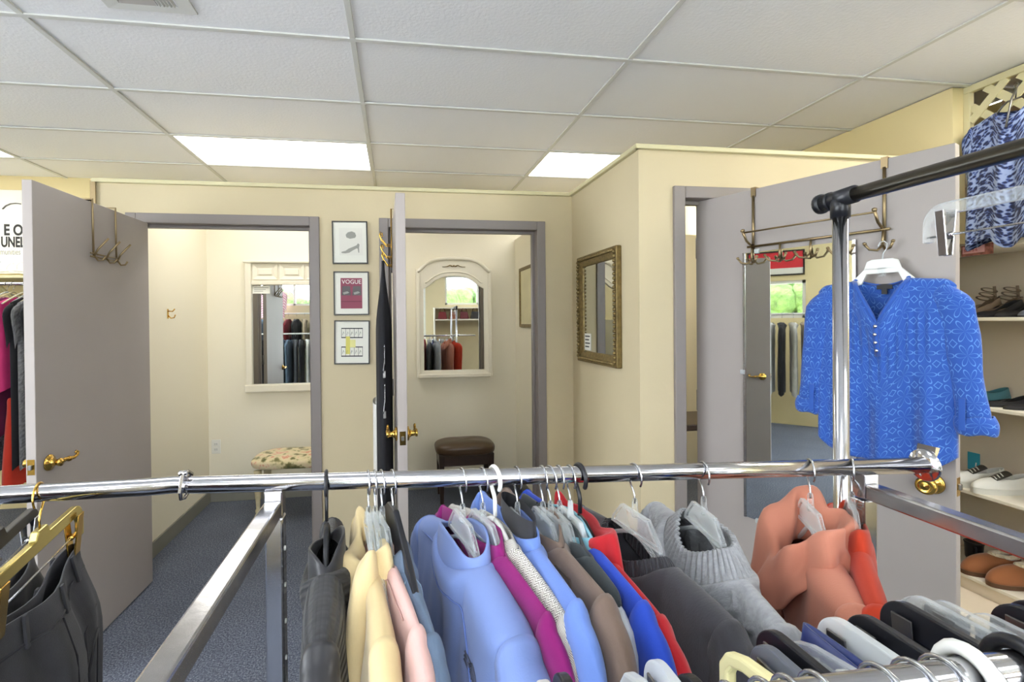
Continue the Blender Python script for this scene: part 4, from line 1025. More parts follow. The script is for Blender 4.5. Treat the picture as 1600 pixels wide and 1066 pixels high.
# ------------------------------------------------------------------ black jeans on clip hangers at the left end
def clip_hanger(label, p, rotz, m, hw=.14, mclip='wire', barh=.018, z_=0, loop=True, wirebar=True, hookr=.0015, group=None, clipw=.022):
    """trouser hanger: hook, ribbed bar with rounded ends, two spring clips on a wire"""
    t = thing('clip_hanger', label, 'hanger', p, rotz, group)
    obj('hook', hook_mb(hookr, -.05), MT['wire'] if m is not MT['goldplastic'] else MT['brass'], t)
    n = 10; top = []; bot = []
    for k in range(n + 1):
        a = PI / 2 * k / n; top.append((hw - .03 + .03 * math.sin(a), -.062 - .03 * (1 - math.cos(a))))
    prof = [(-x, z) for x, z in reversed(top)] + [(-.022, -.062), (-.014, -.050), (.014, -.050), (.022, -.062)] + top + [(hw, -.118), (hw - .012, -.118), (hw - .012, -.076 - barh), (hw - .022, -.062 - barh), (-hw + .022, -.062 - barh), (-hw + .012, -.076 - barh), (-hw + .012, -.118), (-hw, -.118)]
    obj('bar', MB().prism(prof, -.005, .005), m, t, bevel=.0018)
    if wirebar: obj('wire', MB().tube([(-hw + .004, 0, -.110), (hw - .004, 0, -.110)], .0015, 6), MT['wire'], t)
    for s in (-1, 1):
        c = obj('clip', MB().obox((s * (hw - .030), -.0105, -.074), (s * (hw - .030), -.004, -.140), clipw, .0025, (0, 1, 0)).obox((s * (hw - .030), .0105, -.074), (s * (hw - .030), .004, -.140), clipw, .0025, (0, 1, 0)).tube([(s * (hw - .041), 0, -.110), (s * (hw - .019), 0, -.110)], .004, 8), MT[mclip], t, bevel=.0008)
    return t
def trousers(name, label, cat, m, p, rotz, hw=.125, zt=-.128, length=.75, T=.02, seed=0, details=True, group=None):
    rr = random.Random(seed); ph = [rr.uniform(0, 6) for _ in range(4)]
    t = thing(name, label, cat, p, rotz, group)
    def fn(u, v):
        th = 2 * PI * u; c, s = math.cos(th), math.sin(th); d = length * v
        w_ = hw * (1 + .22 * smooth01(d / .16) - .1 * smooth01((d - .3) / .4))
        x_ = w_ * math.copysign(abs(c) ** .7, c)
        y_ = T * (.35 + .9 * smooth01(d / .12)) * math.copysign(abs(s) ** .8, s) + .008 * math.sin(5 * x_ / hw + ph[0] + 4 * d) * smooth01(d / .06) + .004 * math.sin(13 * x_ / hw + ph[1]) * smooth01(d / .06)
        y_ += -.006 * math.sin(math.pi * x_ / hw * 1.4 + ph[2]) * (1 - smooth01(d / .1))
        return (x_, y_, zt - d - .010 * math.cos(x_ / hw * 2.4) * (1 - v))
    obj('body', MB().grid(fn, 60, 34, True, uvf=lambda u, v: (u * .6, v * length)), m, t, solid=.003)
    if details:
        sd = cloth('jean_seam_' + str(seed), (40, 40, 46))
        def on(x_, d, s):
            # nearest grid point on the front (s<0) or back face
            best = None
            for k in range(121):
                u = k / 120
                if math.sin(2 * PI * u) * s <= 0: continue
                q = fn(u, d / length)
                e = abs(q[0] - x_)
                if best is None or e < best[0]: best = (e, q)
            return best[1]
        def band(pts, s, r=.0016, name='stitching'):
            obj(name, MB().tube([(a[0], a[1] + s * .0025, a[2]) for a in (on(x_, d, s) for x_, d in pts)], r, 5), sd, t)
        for s in (-1, 1):
            band([(x_ * hw, .036) for x_ in (-.95, -.6, -.3, 0, .3, .6, .95)], s, .0022, 'waistband_seam')
            band([(0, .04), (0, .1), (.0, .16), (.002, .24)], s)
            band([(-.9 * hw, .10), (-.6 * hw, .115), (-.3 * hw, .14), (-.06 * hw, .16)], s, name='yoke_seam')
            band([(.9 * hw, .10), (.6 * hw, .115), (.3 * hw, .14), (.06 * hw, .16)], s, name='yoke_seam')
            for sg in (-1, 1):
                band([(sg * .25 * hw, .15), (sg * .85 * hw, .135), (sg * .88 * hw, .24), (sg * .55 * hw, .275), (sg * .25 * hw, .25), (sg * .25 * hw, .15)], s, .0020, 'pocket')
            for x_ in (-.7, -.1, .55):
                a = on(x_ * hw, .001, s); b = on(x_ * hw, .042, s)
                obj('belt_loop', MB().obox((a[0], a[1] + s * .004, a[2] + .002), (b[0], b[1] + s * .004, b[2]), .010, .004, (0, 1, 0)), m, t, bevel=.001)
    return t
jx = -.505
jy = rail_y(jx)
ja = math.radians(12 - 90)
clip_hanger('shiny gold clip hanger holding the black jeans at the left', (jx, jy, RZ), ja, MT['goldplastic'], .15, 'brass')
trousers('black_jeans', 'washed black jeans hanging from the gold clip hanger', 'jeans', C_['blackd'], (jx, jy, RZ), ja, .135, -.135, .8, .03, 1)
jx2 = -.56
clip_hanger('black clip hanger just behind the gold one at the left', (jx2, rail_y(jx2), RZ + .001), math.radians(16 - 90), MT['blackplastic'], .15)
trousers('black_trousers', 'second pair of black jeans, behind the gold hanger at the far left', 'jeans', C_['dark'], (jx2, rail_y(jx2), RZ), math.radians(16 - 90), .135, -.135, .8, .02, 2, False)
jx3 = -.63
hanger('blackthin', 'black hook hanger at the far left end of the rail', jx3, 14, z1=-.13)
trousers('grey_jeans', 'dark grey jeans at the far left edge below the black hook', 'jeans', cloth('grey_denim', (70, 70, 78)), (jx3, rail_y(jx3), RZ), math.radians(14 - 90), .15, -.14, .7, .02, 5, False)

# ------------------------------------------------------------------ hangers and clothes on the near rail (their far ends rise into view)
NZ = RZ - .012
def near(label, px, kind, m=None, hw=.15, lean=0, clip='steel', hook=.0016, drop=0, **k):
    """px: x of the hanger on the near rail; local +x points away from the camera here"""
    p = (px, NY, NZ)
    rz = math.radians(90 + lean)
    if kind == 'clip': return clip_hanger(label, p, rz, m, hw, clip, hookr=hook, **k)
    t = thing('hanger', label, 'hanger', p, rz)
    obj('hook', hook_mb(hook, -.05, .019 if hook < .002 else .0225, -.005), MT['wire'] if hook < .002 else m, t)
    n = 12; o_ = []; i_ = []
    top = [(-hw + .012, -.098), (-.03, -.06), (.03, -.06), (hw - .012, -.098)]
    o_ = [(-.02, -.050), (.02, -.050), (hw - .03, -.070), (hw - .010, -.078), (hw, -.094), (hw, -.118), (hw - .012, -.125), (-hw + .012, -.125), (-hw, -.118), (-hw, -.094), (-hw + .010, -.078), (-hw + .03, -.070)]
    i_ = [(-.014, -.066), (.014, -.066), (hw - .035, -.082), (hw - .020, -.088), (hw - .013, -.098), (hw - .013, -.110), (hw - .018, -.113), (-hw + .018, -.113), (-hw + .013, -.110), (-hw + .013, -.098), (-hw + .020, -.088), (-hw + .035, -.082)]
    obj('body', MB().ring(o_, i_, -.006, .006), m, t, bevel=.003)
    return t
near('clear hanger end at the bottom edge below the black jacket', -.101, 'loop', MT['clear2'], .19)
near('grey hanger end at the bottom edge below the pale pink sweatshirt', .010, 'loop', MT['clear2'], .165, 2)
near('white hanger end at the bottom edge below the magenta jacket', .129, 'loop', MT['whiteplastic'], .162)
near('black and clear hanger end at the bottom below the herringbone sweater', .144, 'clip', MT['blackplastic'], .156)
near('frosted hanger end at the bottom edge beside the black one', .160, 'loop', MT['clear2'], .150)
near('frosted rounded hanger end below the royal blue shirt', .212, 'loop', MT['clear2'], .158)
near('white square hanger end below the royal blue shirt', .236, 'clip', MT['clear2'], .158)
near('small dark hanger end left of the cream hanger', .254, 'clip', MT['blackplastic'], .136)
near('frosted hanger end just left of the cream hanger', .275, 'loop', MT['clear2'], .132)
near('cream plastic hanger with an open triangular end at the bottom right', .323, 'loop', MT['creamplastic'], .168)
near('dark grey clip hanger squeezed beside the black one', .350, 'clip', MT['greyplastic'], .160)
near('black clip hanger right of the cream hanger', .373, 'clip', MT['blackplastic'], .180)
near('clear ribbed hanger right of the black clip hanger', .400, 'loop', MT['clear'], .172)
near('white translucent clip hanger right of the navy quilted vest', .453, 'clip', MT['clear2'], .188, barh=.036)
near('black broad clip hanger right of the translucent one', .487, 'clip', MT['blackplastic'], .187, barh=.03)
near('glossy black clip hanger with a silver clip facing up', .549, 'clip', MT['blackplastic'], .203, barh=.034)
near('clear clip hanger with square ends behind the glossy black one', .578, 'clip', MT['clear'], .208)
near('second clear clip hanger to the right of the first', .594, 'clip', MT['clear'], .196)
near('third clear clip hanger close to the thick white hook', .612, 'clip', MT['clear'], .168)
near('black clip hanger near the right edge below the clogs', .664, 'clip', MT['blackplastic'], .177)
near('last black clip hanger at the right edge of the near rail', .689, 'clip', MT['blackplastic'], .180)
near('thick white plastic hook hanger on the near rail', .392, 'loop', MT['whiteplastic'], .13, -8, hook=.0052)
near('thick black plastic hook hanger at the right edge of the near rail', .436, 'loop', MT['blackplastic'], .13, -6, hook=.0052)
trousers('navy_vest', 'navy quilted shiny vest edge between hangers at the bottom right', 'vest', C_['navy'], (.428, NY, NZ), math.radians(90), .178, -.080, .5, .020, 11, False)
trousers('sequin_skirt', 'royal blue sequinned skirt below the black clip hangers', 'skirt', C_['sequin'], (.520, NY, NZ), math.radians(90), .19, -.115, .5, .02, 12, False)
for k, (x, c, nm) in enumerate(((.146, 'dark', 'dark skirt under the black and clear hanger'), (.254, 'slate', 'dark slate skirt under the small dark hanger'), (.373, 'dark', 'dark trousers under the black clip hanger beside the cream one'),
                                (.487, 'dark', 'black trousers under the broad black clip hanger'), (.664, 'dark', 'black skirt under the black clip hanger at the right'))):
    trousers('skirt' if 'skirt' in nm else 'trousers', nm, 'skirt' if 'skirt' in nm else 'trousers', C_[c], (x, NY, NZ), math.radians(93), .115, -.150, .5, .010, 20 + k, False)

# clear clip hanger on the tall rail, right edge
ch = clip_hanger('clear plastic clip hanger with metal clips hanging from the tall rail', (.792, .480, 1.688), math.radians(88), MT['clear'], .165, 'chrome', clipw=.013)
# ------------------------------------------------------------------ cobalt blouse hanging from the hook rail of door 3
def leaf_pt(s, d, z):
    c, k = math.cos(a3), math.sin(a3)
    return (H3.x + c * s + k * d, H3.y + k * s - c * d, z)     # d: distance out of the leaf towards the camera
bh = thing('hanger', 'white hanger under the neck of the cobalt blouse', 'hanger', leaf_pt(.757, .055, 1.66), a3)
obj('hook', MB().tube([(-.012, 0, .045), (-.008, 0, .058), (.004, 0, .062), (.014, 0, .052), (.012, 0, .035), (.002, 0, .02), (0, 0, .0)], .002, 8), MT['clear2'], bh)
obj('plate', MB().prism([(-.055, -.038), (-.045, -.006), (-.03, 0), (.03, 0), (.045, -.006), (.055, -.038)], -.005, .004), MT['whiteplastic'], bh, bevel=.003)
obj('arm', MB().prism([(-.05, -.030), (-.1, -.085), (-.19, -.115), (-.19, -.127), (-.06, -.085), (-.045, -.05), (.045, -.05), (.06, -.085), (.19, -.127), (.19, -.115), (.1, -.085), (.05, -.030)], -.005, .005), MT['whiteplastic'], bh, bevel=.002)
obj('size_clip', MB().box((-.012, -.007, -.062), (.012, -.004, -.03)), MT['clear'], bh, bevel=.002)
bl = thing('blouse', 'cobalt blue patterned blouse with rolled sleeves hanging on the right hand door', 'blouse', leaf_pt(.755, .060, 0), a3)
M_ = MT['blouse']
def bl_top(x):
    a = abs(x)
    if a < .078: return 1.588
    return 1.588 - .012 * (a - .078) / .115 - .02 * max(0, (a - .165) / .03) ** 2
def bl_panel(side):
    def fn(u, v):
        e = 2 * u - 1
        z_hem = .985 - .030 * math.cos(e * PI * .5) + (.028 if abs(e) > .8 else 0) * (abs(e) - .8) * 5
        wt = .195
        d = v
        x = e * lerp(wt, .198, smooth01(v)) * (1 - .045 * math.sin(min(1, v * 1.6) * PI))
        zt_ = bl_top(e * wt); 
        a = abs(e * wt)
        y = 0
        if a < .078:
            q = 1 - a / .078
            if side < 0: zt_ -= .150 * q ** 1.05          # V neck in front
            else: zt_ -= .022 * (1 - (a / .078) ** 2)
            y = .035 * math.sqrt(max(0, 1 - (a / .078) ** 2)) * (1 - smooth01(v * 3))
        z = lerp(zt_, z_hem, v)
        th = .018 * (1 - math.exp(-v / .06)) * math.sqrt(max(0, 1 - abs(e) ** 8)) * (1 + .5 * v)
        pl = .0035 * math.sin(e * 46) * smooth01((v - .12) / .1) * (1 - smooth01((v - .36) / .12)) * (1 if abs(e) < .75 else 0)
        fo = .011 * smooth01((v - .4) / .4) * (math.sin(e * 11 + .6) + .5 * math.sin(e * 19 + 2)) * (1 - abs(e) ** 6)
        return (x, side * (y + th + pl + fo * (1 if side < 0 else .6)), z)
    return fn
obj('front', MB().grid(bl_panel(-1), 84, 60, uvf=lambda u, v: (u * .40, -.6 * v)), M_, bl, solid=.0015)
obj('back', MB().grid(bl_panel(1), 60, 40, uvf=lambda u, v: (u * .40, -.6 * v)), M_, bl, solid=.0015)
for s in (-1, 1):
    P_ = ([(s * .165, 1.545, .044), (s * .19, 1.50, .046), (s * .205, 1.40, .044), (s * .215, 1.30, .039), (s * .225, 1.20, .038), (s * .234, 1.135, .040)] if s > 0 else
          [(s * .165, 1.545, .044), (s * .19, 1.50, .046), (s * .203, 1.40, .043), (s * .213, 1.30, .038), (s * .222, 1.20, .037), (s * .228, 1.135, .037)])
    def fs(u, v, P_=P_, s=s):
        f = v * (len(P_) - 1); i = min(int(f), len(P_) - 2); q = f - i
        c = [lerp(P_[i][k], P_[i + 1][k], q) for k in range(3)]
        th = 2 * PI * u; tp = math.sin(min(1, v / .12) * PI / 2) ** .6
        w_ = c[2] * tp * (1 + .06 * math.sin(3 * th + 16 * v) * v)
        return (c[0] + w_ * math.cos(th), .020 * tp * math.sin(th) * (1 + .15 * math.sin(20 * v + th)) - .004, c[1] + (1 - tp) * .02 + .10 * w_ * math.cos(th) * s * v)
    sl = obj('sleeve', MB().grid(fs, 30, 40, True, uvf=lambda u, v: (u * .26, -.45 * v)), M_, bl, solid=.0015)
    cx, cz, cr = P_[-1]
    def cf(u, v, cx=cx, cz=cz, cr=cr, s=s):
        th = 2 * PI * u; b = math.sin(v * PI) * .006
        r_ = cr * (1.06 + .06 * math.sin(2 * th + s)) + b
        return (cx + r_ * math.cos(th) + s * .008 * (1 - v), (.021 + b) * math.sin(th) - .004, cz - .042 + .055 * v + .3 * r_ * math.cos(th) * s * .35 + .003 * math.sin(4 * th))
    obj('cuff', MB().grid(cf, 30, 8, True, uvf=lambda u, v: (u * .26, .06 * v)), M_, bl, solid=.003)
    tb = obj('sleeve_tab', MB().box((cx - s * .020 - .008, -.034, cz - .03), (cx - s * .020 + .008, -.030, cz + .07)), M_, bl, bevel=.001)
# placket, buttons, neck band
pk_ = [fn for fn in (bl_panel(-1),)][0]
band = []
for k in range(13):
    u = .5 + (-.078 + .156 * k / 12) / .39
    q = pk_(u, .0); band.append((q[0], q[1] - .003, q[2]))
obj('neck_band', MB().tube(band, .007, 8, flat=.5), M_, bl)
back = [bl_panel(1)(.5 + (-.078 + .156 * k / 12) / .39, 0) for k in range(13)]
obj('back_neck_band', MB().tube([(a, b - .002, c + .004) for a, b, c in back], .007, 8, flat=.5), M_, bl)
obj('placket', MB().tube([(q[0], q[1] - .003, q[2]) for q in (pk_(.5, v) for v in (0.01, .06, .12, .18, .24))], .009, 6, flat=.35, upv=(0, 1, 0)), M_, bl)
for k in range(4):
    q = pk_(.5, .025 + .058 * k)
    obj('button', MB().lathe([(.001, -.003), (.005, -.003), (.006, 0), (.001, .001)], 12, (q[0], q[1] - .008, q[2]), 'Y'), MT['chrome'], bl)
obj('neck_label', MB().box((-.022, .026, 1.556), (.022, .029, 1.574)).box((-.008, .025, 1.538), (.008, .028, 1.556)), MT['ink'], bl, label='black woven neck label')
# leopard print blouse hung on the lattice
garment('leopard_blouse', 'blue leopard print blouse hanging in front of the lattice at the upper right', 'blouse', MT['leopard'], 0, 0, hw=.185, nw=.07, zn=-.085, zt=-.125, T=.03, length=.60, nf=.06, ny=.035, y=1.91, z=2.52, rotz=math.radians(-90), sleeve=True, slen=.20, sr=.042, sy=.03, fold=.009, seam=False, flare=1.12).location.x = 2.862
lh = thing('hanger', 'dull metal hanger of the leopard print blouse, strapped to the lattice', 'hanger', (2.862, 1.91, 2.52), math.radians(-90))
obj('hook', MB().tube([(-.012, .012, -.0), (-.014, .012, .016), (0, .010, .024), (.010, .004, .014), (.004, 0, -.004), (0, 0, -.05)], .003, 8), MT['steel'], lh)
obj('arm', MB().tube([(-.17, 0, -.13), (-.085, 0, -.105), (-.05, 0, -.066), (-.03, 0, -.052), (.03, 0, -.052), (.05, 0, -.064), (.075, 0, -.082), (.17, 0, -.13)], .0045, 8), MT['steel'], lh)
obj('strap', MB().tube([(.012, -.012, -.005), (.012, -.040, -.06), (.012, -.072, -.19)], .0042, 8), MT['steel'], lh)

# ------------------------------------------------------------------ shoes on the shelves
def shoe(name, label, cat, loc, rotz, m, L=.25, W=.082, sole=.012, heel=.0, hback=.055, hthroat=.05, throat=.45, toe=.5, topw=.62, solem=None, insole=None, group=None, parts=None, bul=.06, seedz=0):
    """toe towards local +x; throat: how far the opening reaches towards the toe (0..1 of the length)"""
    t = thing(name, label, cat, loc, rotz, group)
    def plan(th):
        c, s = math.cos(th), math.sin(th)
        x = L / 2 * math.copysign(abs(c) ** (.9 if c > 0 else .8), c)
        q = (x / L + .5)
        w_ = W / 2 * (.74 + .26 * math.sin(min(1, q / .72) * PI / 2)) * (1 if q < .72 else (1 - ((q - .72) / .28) ** 2 * toe * .5))
        return x, w_ * math.copysign(abs(s) ** .75, s), q
    def zsole(q): return heel * (1 - smooth01((q - .12) / .55))
    def outer(u, v):
        th = 2 * PI * u; x, y, q = plan(th)
        c, s = math.cos(th), math.sin(th)
        xe = L * (throat - .5); xc = (-L / 2 + .012 + xe) / 2; xr = (xe + L / 2 - .012) / 2
        tx = xc + xr * c; ty = W / 2 * topw * (.9 + .1 * (1 - c)) * s * (1 - .25 * max(0, c))
        tq = tx / L + .5
        tz = zsole(tq) + sole + lerp(hback, hthroat, smooth01((tq - .05) / max(.05, throat - .05))) - (.012 * math.sin(PI * min(1, max(0, tq / throat))) if hback < .09 else 0)
        bz = zsole(q) + sole
        f = v; g_ = math.sin(f * PI / 2)
        k = 1 - math.cos(f * PI / 2)
        if q > throat:                                       # toe box: dome between sole edge and throat
            X = lerp(x, tx, k); Y = lerp(y, ty, k); Z = lerp(bz, tz, g_)
        else:
            X = lerp(x, tx, f); Y = lerp(y, ty, f) * (1 + bul * math.sin(f * PI)); Z = lerp(bz, tz, f)
        return (X, Y, Z)
    up = obj('upper', MB().grid(outer, 56, 12, True), m, t, solid=.003)
    n = 56; vs = []; fs = []
    for k in range(n):
        x, y, q = plan(2 * PI * k / n); vs.append((x * 1.015, y * 1.03, zsole(q) + sole)); 
    for k in range(n):
        x, y, q = plan(2 * PI * k / n); vs.append((x * 1.0, y * 1.0, max(0, zsole(q) - .0)))
    fs = [tuple(range(n)), tuple(range(2 * n - 1, n - 1, -1))] + [(k, n + k, n + (k + 1) % n, (k + 1) % n) for k in range(n)]
    obj('sole', MB().add(vs, fs, False), solem or MT['ink'], t)
    obj('insole', MB().grid(lambda u, v: (lambda p: (p[0] * .93, p[1] * .9 * (2 * v - 1), zsole(p[2]) + sole + .003))((lambda th: plan(th))(PI * u if True else 0)), 30, 6), insole or MT['leather'], t)
    if heel > .02: obj('heel', MB().add([(-L / 2 + .004 + i * (.030 - .008 * (1 - j)), k_ * (.026 - .008 * (1 - j)), j * (heel + .002)) for j in (0, 1) for i, k_ in ((0, -1), (1, -1), (1, 1), (0, 1))], [(0, 3, 2, 1), (4, 5, 6, 7), (0, 1, 5, 4), (1, 2, 6, 5), (2, 3, 7, 6), (3, 0, 4, 7)]), solem or MT['ink'], t, bevel=.003)
    ring_ = [outer(k / 40, 1) for k in range(40)]
    if parts: parts(t, ring_, outer, zsole)
    return t
blk = mat('black_suede', (34, 33, 36), .7); tan = mat('taupe_leather', (132, 112, 92), .55); cogn = mat('chestnut_suede', (150, 92, 52), .85, sheen=.3, bump=.2, scale=300)
cnv = mat('white_canvas', (226, 224, 216), .8, bump=.3, scale=500); rub = mat('white_rubber', (216, 214, 206), .5); ylw = mat('yellow_leather', (218, 172, 40), .5)
fur = mat('cream_fleece_lining', (222, 206, 176), .98, bump=1, scale=120, dist=.008, sheen=.6); innr = mat('beige_insole', (176, 156, 128), .7)
GS = 'shoes on the right hand shelves'
def laces(t, ring_, outer, zs):
    dk_ = bpy.data.materials.get('sneaker_gap') or mat('sneaker_gap', (60, 56, 50), .8)
    for k in range(5):
        x = .000 + k * .016; z = .094 - k * .007; w_ = .019
        obj('lace', MB().tube([(x, -w_, z - .006), (x + .004, 0, z + .004), (x + .009, w_, z - .006)], .003, 6), MT['white'], t)
    obj('bow', MB().tube([(-.018, .0, .086), (-.02, .03, .092), (-.012, .045, .08), (-.012, .02, .086), (-.016, 0, .088), (-.02, -.03, .096), (-.03, -.038, .11)], .0026, 6), MT['white'], t)
    obj('tongue', MB().grid(lambda u, v: (-.03 + .10 * v, (u - .5) * .05, .108 - .042 * v - .010 * abs(2 * u - 1) ** 2), 8, 8), dk_, t, solid=.004)
def furry(t, ring_, outer, zs):
    obj('fleece_collar', MB().tube([(a, b * 1.02, c) for a, b, c in ring_], [.0125] * 40, 10, closed=True), fur, t)
    obj('vamp_seam', MB().tube([(.045, -.03, .038), (.06, -.012, .052), (.063, 0, .055), (.06, .012, .052), (.045, .03, .038)], .002, 6), MT['leather'], t)
def bowp(t, ring_, outer, zs): obj('binding', MB().tube(ring_, .0022, 6, closed=True), MT['ink'], t)
def straps(t, ring_, outer, zs):
    for x, z, w_ in ((-.055, .145, .03), (-.045, .12, .031), (-.03, .10, .033)):
        obj('strap', MB().tube([(x, w_ * math.sin(a) * 1.05, z + .012 * math.cos(a)) if False else (x + .026 * math.cos(a), .033 * math.sin(a), z + .012 * math.cos(a)) for a in [2 * PI * k / 20 for k in range(20)]], .0045, 6, closed=True, flat=.5), tan, t)
    obj('back_strip', MB().obox((-.088, 0, .07), (-.08, 0, .165), .014, .003, (0, 1, 0)), tan, t)
SH = {1: 1.45, 2: 1.0, 3: .555, 4: .115}
# toes point out of the shelf towards -x; local +x is the toe
PO = math.radians(166)
shoe('ankle_strap_sandal', 'taupe strappy heeled sandal at the left of the upper shoe shelf', 'shoe', (3.08, 2.22, SH[1]), PO, tan, .225, .075, .006, .055, .05, .03, .55, parts=straps, group=GS, insole=innr)
shoe('ankle_strap_sandal', 'second taupe strappy sandal, behind the first on the upper shelf', 'shoe', (3.14, 2.16, SH[1]), PO, tan, .225, .075, .006, .055, .05, .03, .55, parts=straps, group=GS, insole=innr)
shoe('black_pump', 'black suede low pump in the middle of the upper shoe shelf', 'shoe', (3.06, 2.115, SH[1]), PO, blk, .24, .076, .006, .035, .05, .025, .70, parts=bowp, group=GS, insole=innr)
shoe('black_pump', 'second black pump to the right of the first on the upper shelf', 'shoe', (3.06, 2.015, SH[1]), PO, blk, .24, .076, .006, .035, .05, .025, .70, parts=bowp, group=GS, insole=innr)
shoe('grey_slipper', 'grey woven slip-on shoe at the far right of the upper shelf', 'shoe', (3.05, 1.915, SH[1]), PO, MT['greyplastic'], .24, .08, .008, .0, .05, .035, .6, group=GS, insole=innr)
shoe('black_flat', 'black ballet flat in front on the second shoe shelf', 'shoe', (3.05, 2.065, SH[2]), PO, blk, .24, .078, .006, .008, .045, .02, .72, parts=bowp, group=GS, insole=innr)
shoe('black_flat', 'second black ballet flat, right of the first on the second shelf', 'shoe', (3.05, 1.975, SH[2]), PO, blk, .24, .078, .006, .008, .045, .02, .72, parts=bowp, group=GS, insole=innr)
shoe('teal_slipper', 'teal slip-on shoe half hidden by the blue sleeve on the second shelf', 'shoe', (3.14, 2.22, SH[2]), PO, mat('teal_leather', (70, 120, 130), .6), .22, .075, .006, .01, .06, .04, .6, group=GS)
shoe('white_sneaker', 'white lace-up canvas sneaker at the left of its pair', 'shoe', (3.045, 2.20, SH[3]), PO + .05, cnv, .285, .092, .026, 0, .072, .050, .64, .35, .55, rub, MT['white'], GS, laces)
shoe('white_sneaker', 'white lace-up canvas sneaker at the right of its pair', 'shoe', (3.04, 2.09, SH[3]), PO + .05, cnv, .285, .092, .026, 0, .072, .050, .64, .35, .55, rub, MT['white'], GS, laces)
shoe('yellow_sandal', 'yellow leather slide sandal behind the white sneakers', 'shoe', (3.14, 2.27, SH[3]), PO + .5, ylw, .24, .085, .01, 0, .012, .05, .55, group=GS, insole=innr)
shoe('suede_clog', 'chestnut suede clog with cream fleece lining, left of its pair', 'shoe', (3.05, 2.14, SH[4]), PO + .05, cogn, .29, .108, .022, 0, .088, .082, .52, .3, .55, mat('clog_sole', (96, 66, 44), .7), fur, GS, furry, .10)
shoe('suede_clog', 'chestnut suede clog with cream fleece lining, right of its pair', 'shoe', (3.04, 2.02, SH[4]), PO + .05, cogn, .29, .108, .022, 0, .088, .082, .52, .3, .55, bpy.data.materials['clog_sole'], fur, GS, furry, .10)
cp = thing('black_cup', 'small black cup standing left of the suede clogs', 'cup', (3.14, 2.285, SH[4]))
obj('cup', MB().lathe([(.001, 0), (.03, 0), (.036, .01), (.04, .085), (.043, .09), (.043, .098), (.037, .098), (.034, .012), (.001, .008)], 20), MT['blackplastic'], cp)
obj('handle', MB().tube([(-.03, -.028, .08), (-.048, -.044, .075), (-.05, -.046, .045), (-.03, -.03, .03)], .005, 8), MT['blackplastic'], cp)
tg = thing('teal_tag', 'teal sticky tag on the back of the shelf above the white sneakers', 'tag', (3.258, 2.37, .575))
obj('card', MB().box((-.003, -.030, 0), (0, .030, .10)), MT['teal'], tg)
ss = thing('size_label', 'pink size label with floral edge on the front of the top shelf', 'label', (2.91, 2.15, 1.80))
obj('card', MB().box((-.004, -.12, -.035), (-.001, .02, .02)), mat('label_floral', (150, 96, 84), .7, var=.6, vscale=60), ss)
obj('strip', MB().box((-.006, -.085, -.022), (-.004, .012, .014)), mat('label_pink', (232, 176, 178), .7), ss)
text('lettering', 'SIZE 5-6', .022, mat('label_red', (176, 60, 70), .7), ss, (-.0065, .006, -.013), (PI / 2, 0, -PI / 2), xs=.8)

# ------------------------------------------------------------------ dark clothing on the left face of door 2
dk = thing('dark_coat', 'long black coat hanging from the scroll hook behind the edge of the middle door', 'coat', (-.062, 2.52, 0))
def coat(u, v):
    th = 2 * PI * u; z = 1.76 - 1.45 * v
    w_ = lerp(.01, .13, smooth01(v / .3)) * (1 + .06 * math.sin(9 * v)); d = lerp(.006, .036, smooth01(v / .25))
    return (d * math.sin(th) * (1 + .2 * math.sin(4 * th)) - .0 - .0 * v, w_ * math.cos(th), z)
obj('body', MB().grid(coat, 36, 30, True), mat('black_coat_cloth', (24, 24, 28), .9), dk)
obj('loop', MB().tube([(.0, 0, 1.79), (.004, .006, 1.775), (0, 0, 1.755), (-.004, -.006, 1.775)], .0025, 6, closed=True), MT['blackplastic'], dk)
dw = thing('white_bag', 'white cloth bag below the black coat at the middle door', 'bag', (-.112, 2.80, 0))
obj('body', MB().grid(lambda u, v: (.020 * math.sin(2 * PI * u), .09 * math.cos(2 * PI * u), 1.02 - .55 * v + .008 * math.cos(7 * u)), 24, 12, True), MT['white'], dw)
obj('strap', MB().tube([(.0, .06, 1.01), (.01, .03, 1.10), (.045, -.03, 1.18), (.01, -.03, 1.10), (0, -.06, 1.01)], .004, 6), MT['white'], dw)
for k, z in enumerate((1.10, 1.28)):
    w2 = thing('wire_hanger', ('lower' if k == 0 else 'upper') + ' small silver clip hanger dangling beside the middle door', 'hanger', (-.055, 2.32 + .01 * k, z))
    obj('wire', MB().tube([(0, 0, .06), (0, .010, .07), (0, .018, .06), (0, .006, .03), (0, 0, .0), (-.004, -.08, -.04), (-.004, -.08, -.05), (-.002, .08, -.05), (0, .08, -.04), (0, 0, 0)], .002, 6), MT['wire'], w2)
    obj('clip', MB().box((-.006, -.07, -.075), (.006, -.05, -.045)), MT['steel'], w2, bevel=.002)

# ------------------------------------------------------------------ far left: sign, shelf and clothes rail along the back wall
sg = thing('wall_sign', 'white wall banner with black lettering at the far left edge', 'sign', (-3.25, 4.44, 1.86))
obj('panel', MB().box((-.42, -.012, 0), (.52, 0, .66)), mat('banner_white', (232, 230, 222), .6), sg, bevel=.003)
text('lettering', 'E O', .118, MT['ink'], sg, (.212, -.0135, .305), (PI / 2, 0, 0), bold=.004, xs=.72)
text('lettering', 'UNEL', .112, MT['ink'], sg, (.192, -.0135, .212), (PI / 2, 0, 0), bold=.004, xs=.60)
text('lettering', 'munities', .066, MT['greyink'], sg, (.185, -.0135, .150), (PI / 2, 0, 0), xs=.64)
obj('arc_mark', MB().tube([(.30 + .1 * math.cos(a), -.014, .47 + .085 * math.sin(a)) for a in (2.7, 2.3, 1.9, 1.5, 1.2)], .012, 8, flat=.3), MT['steel'], sg)
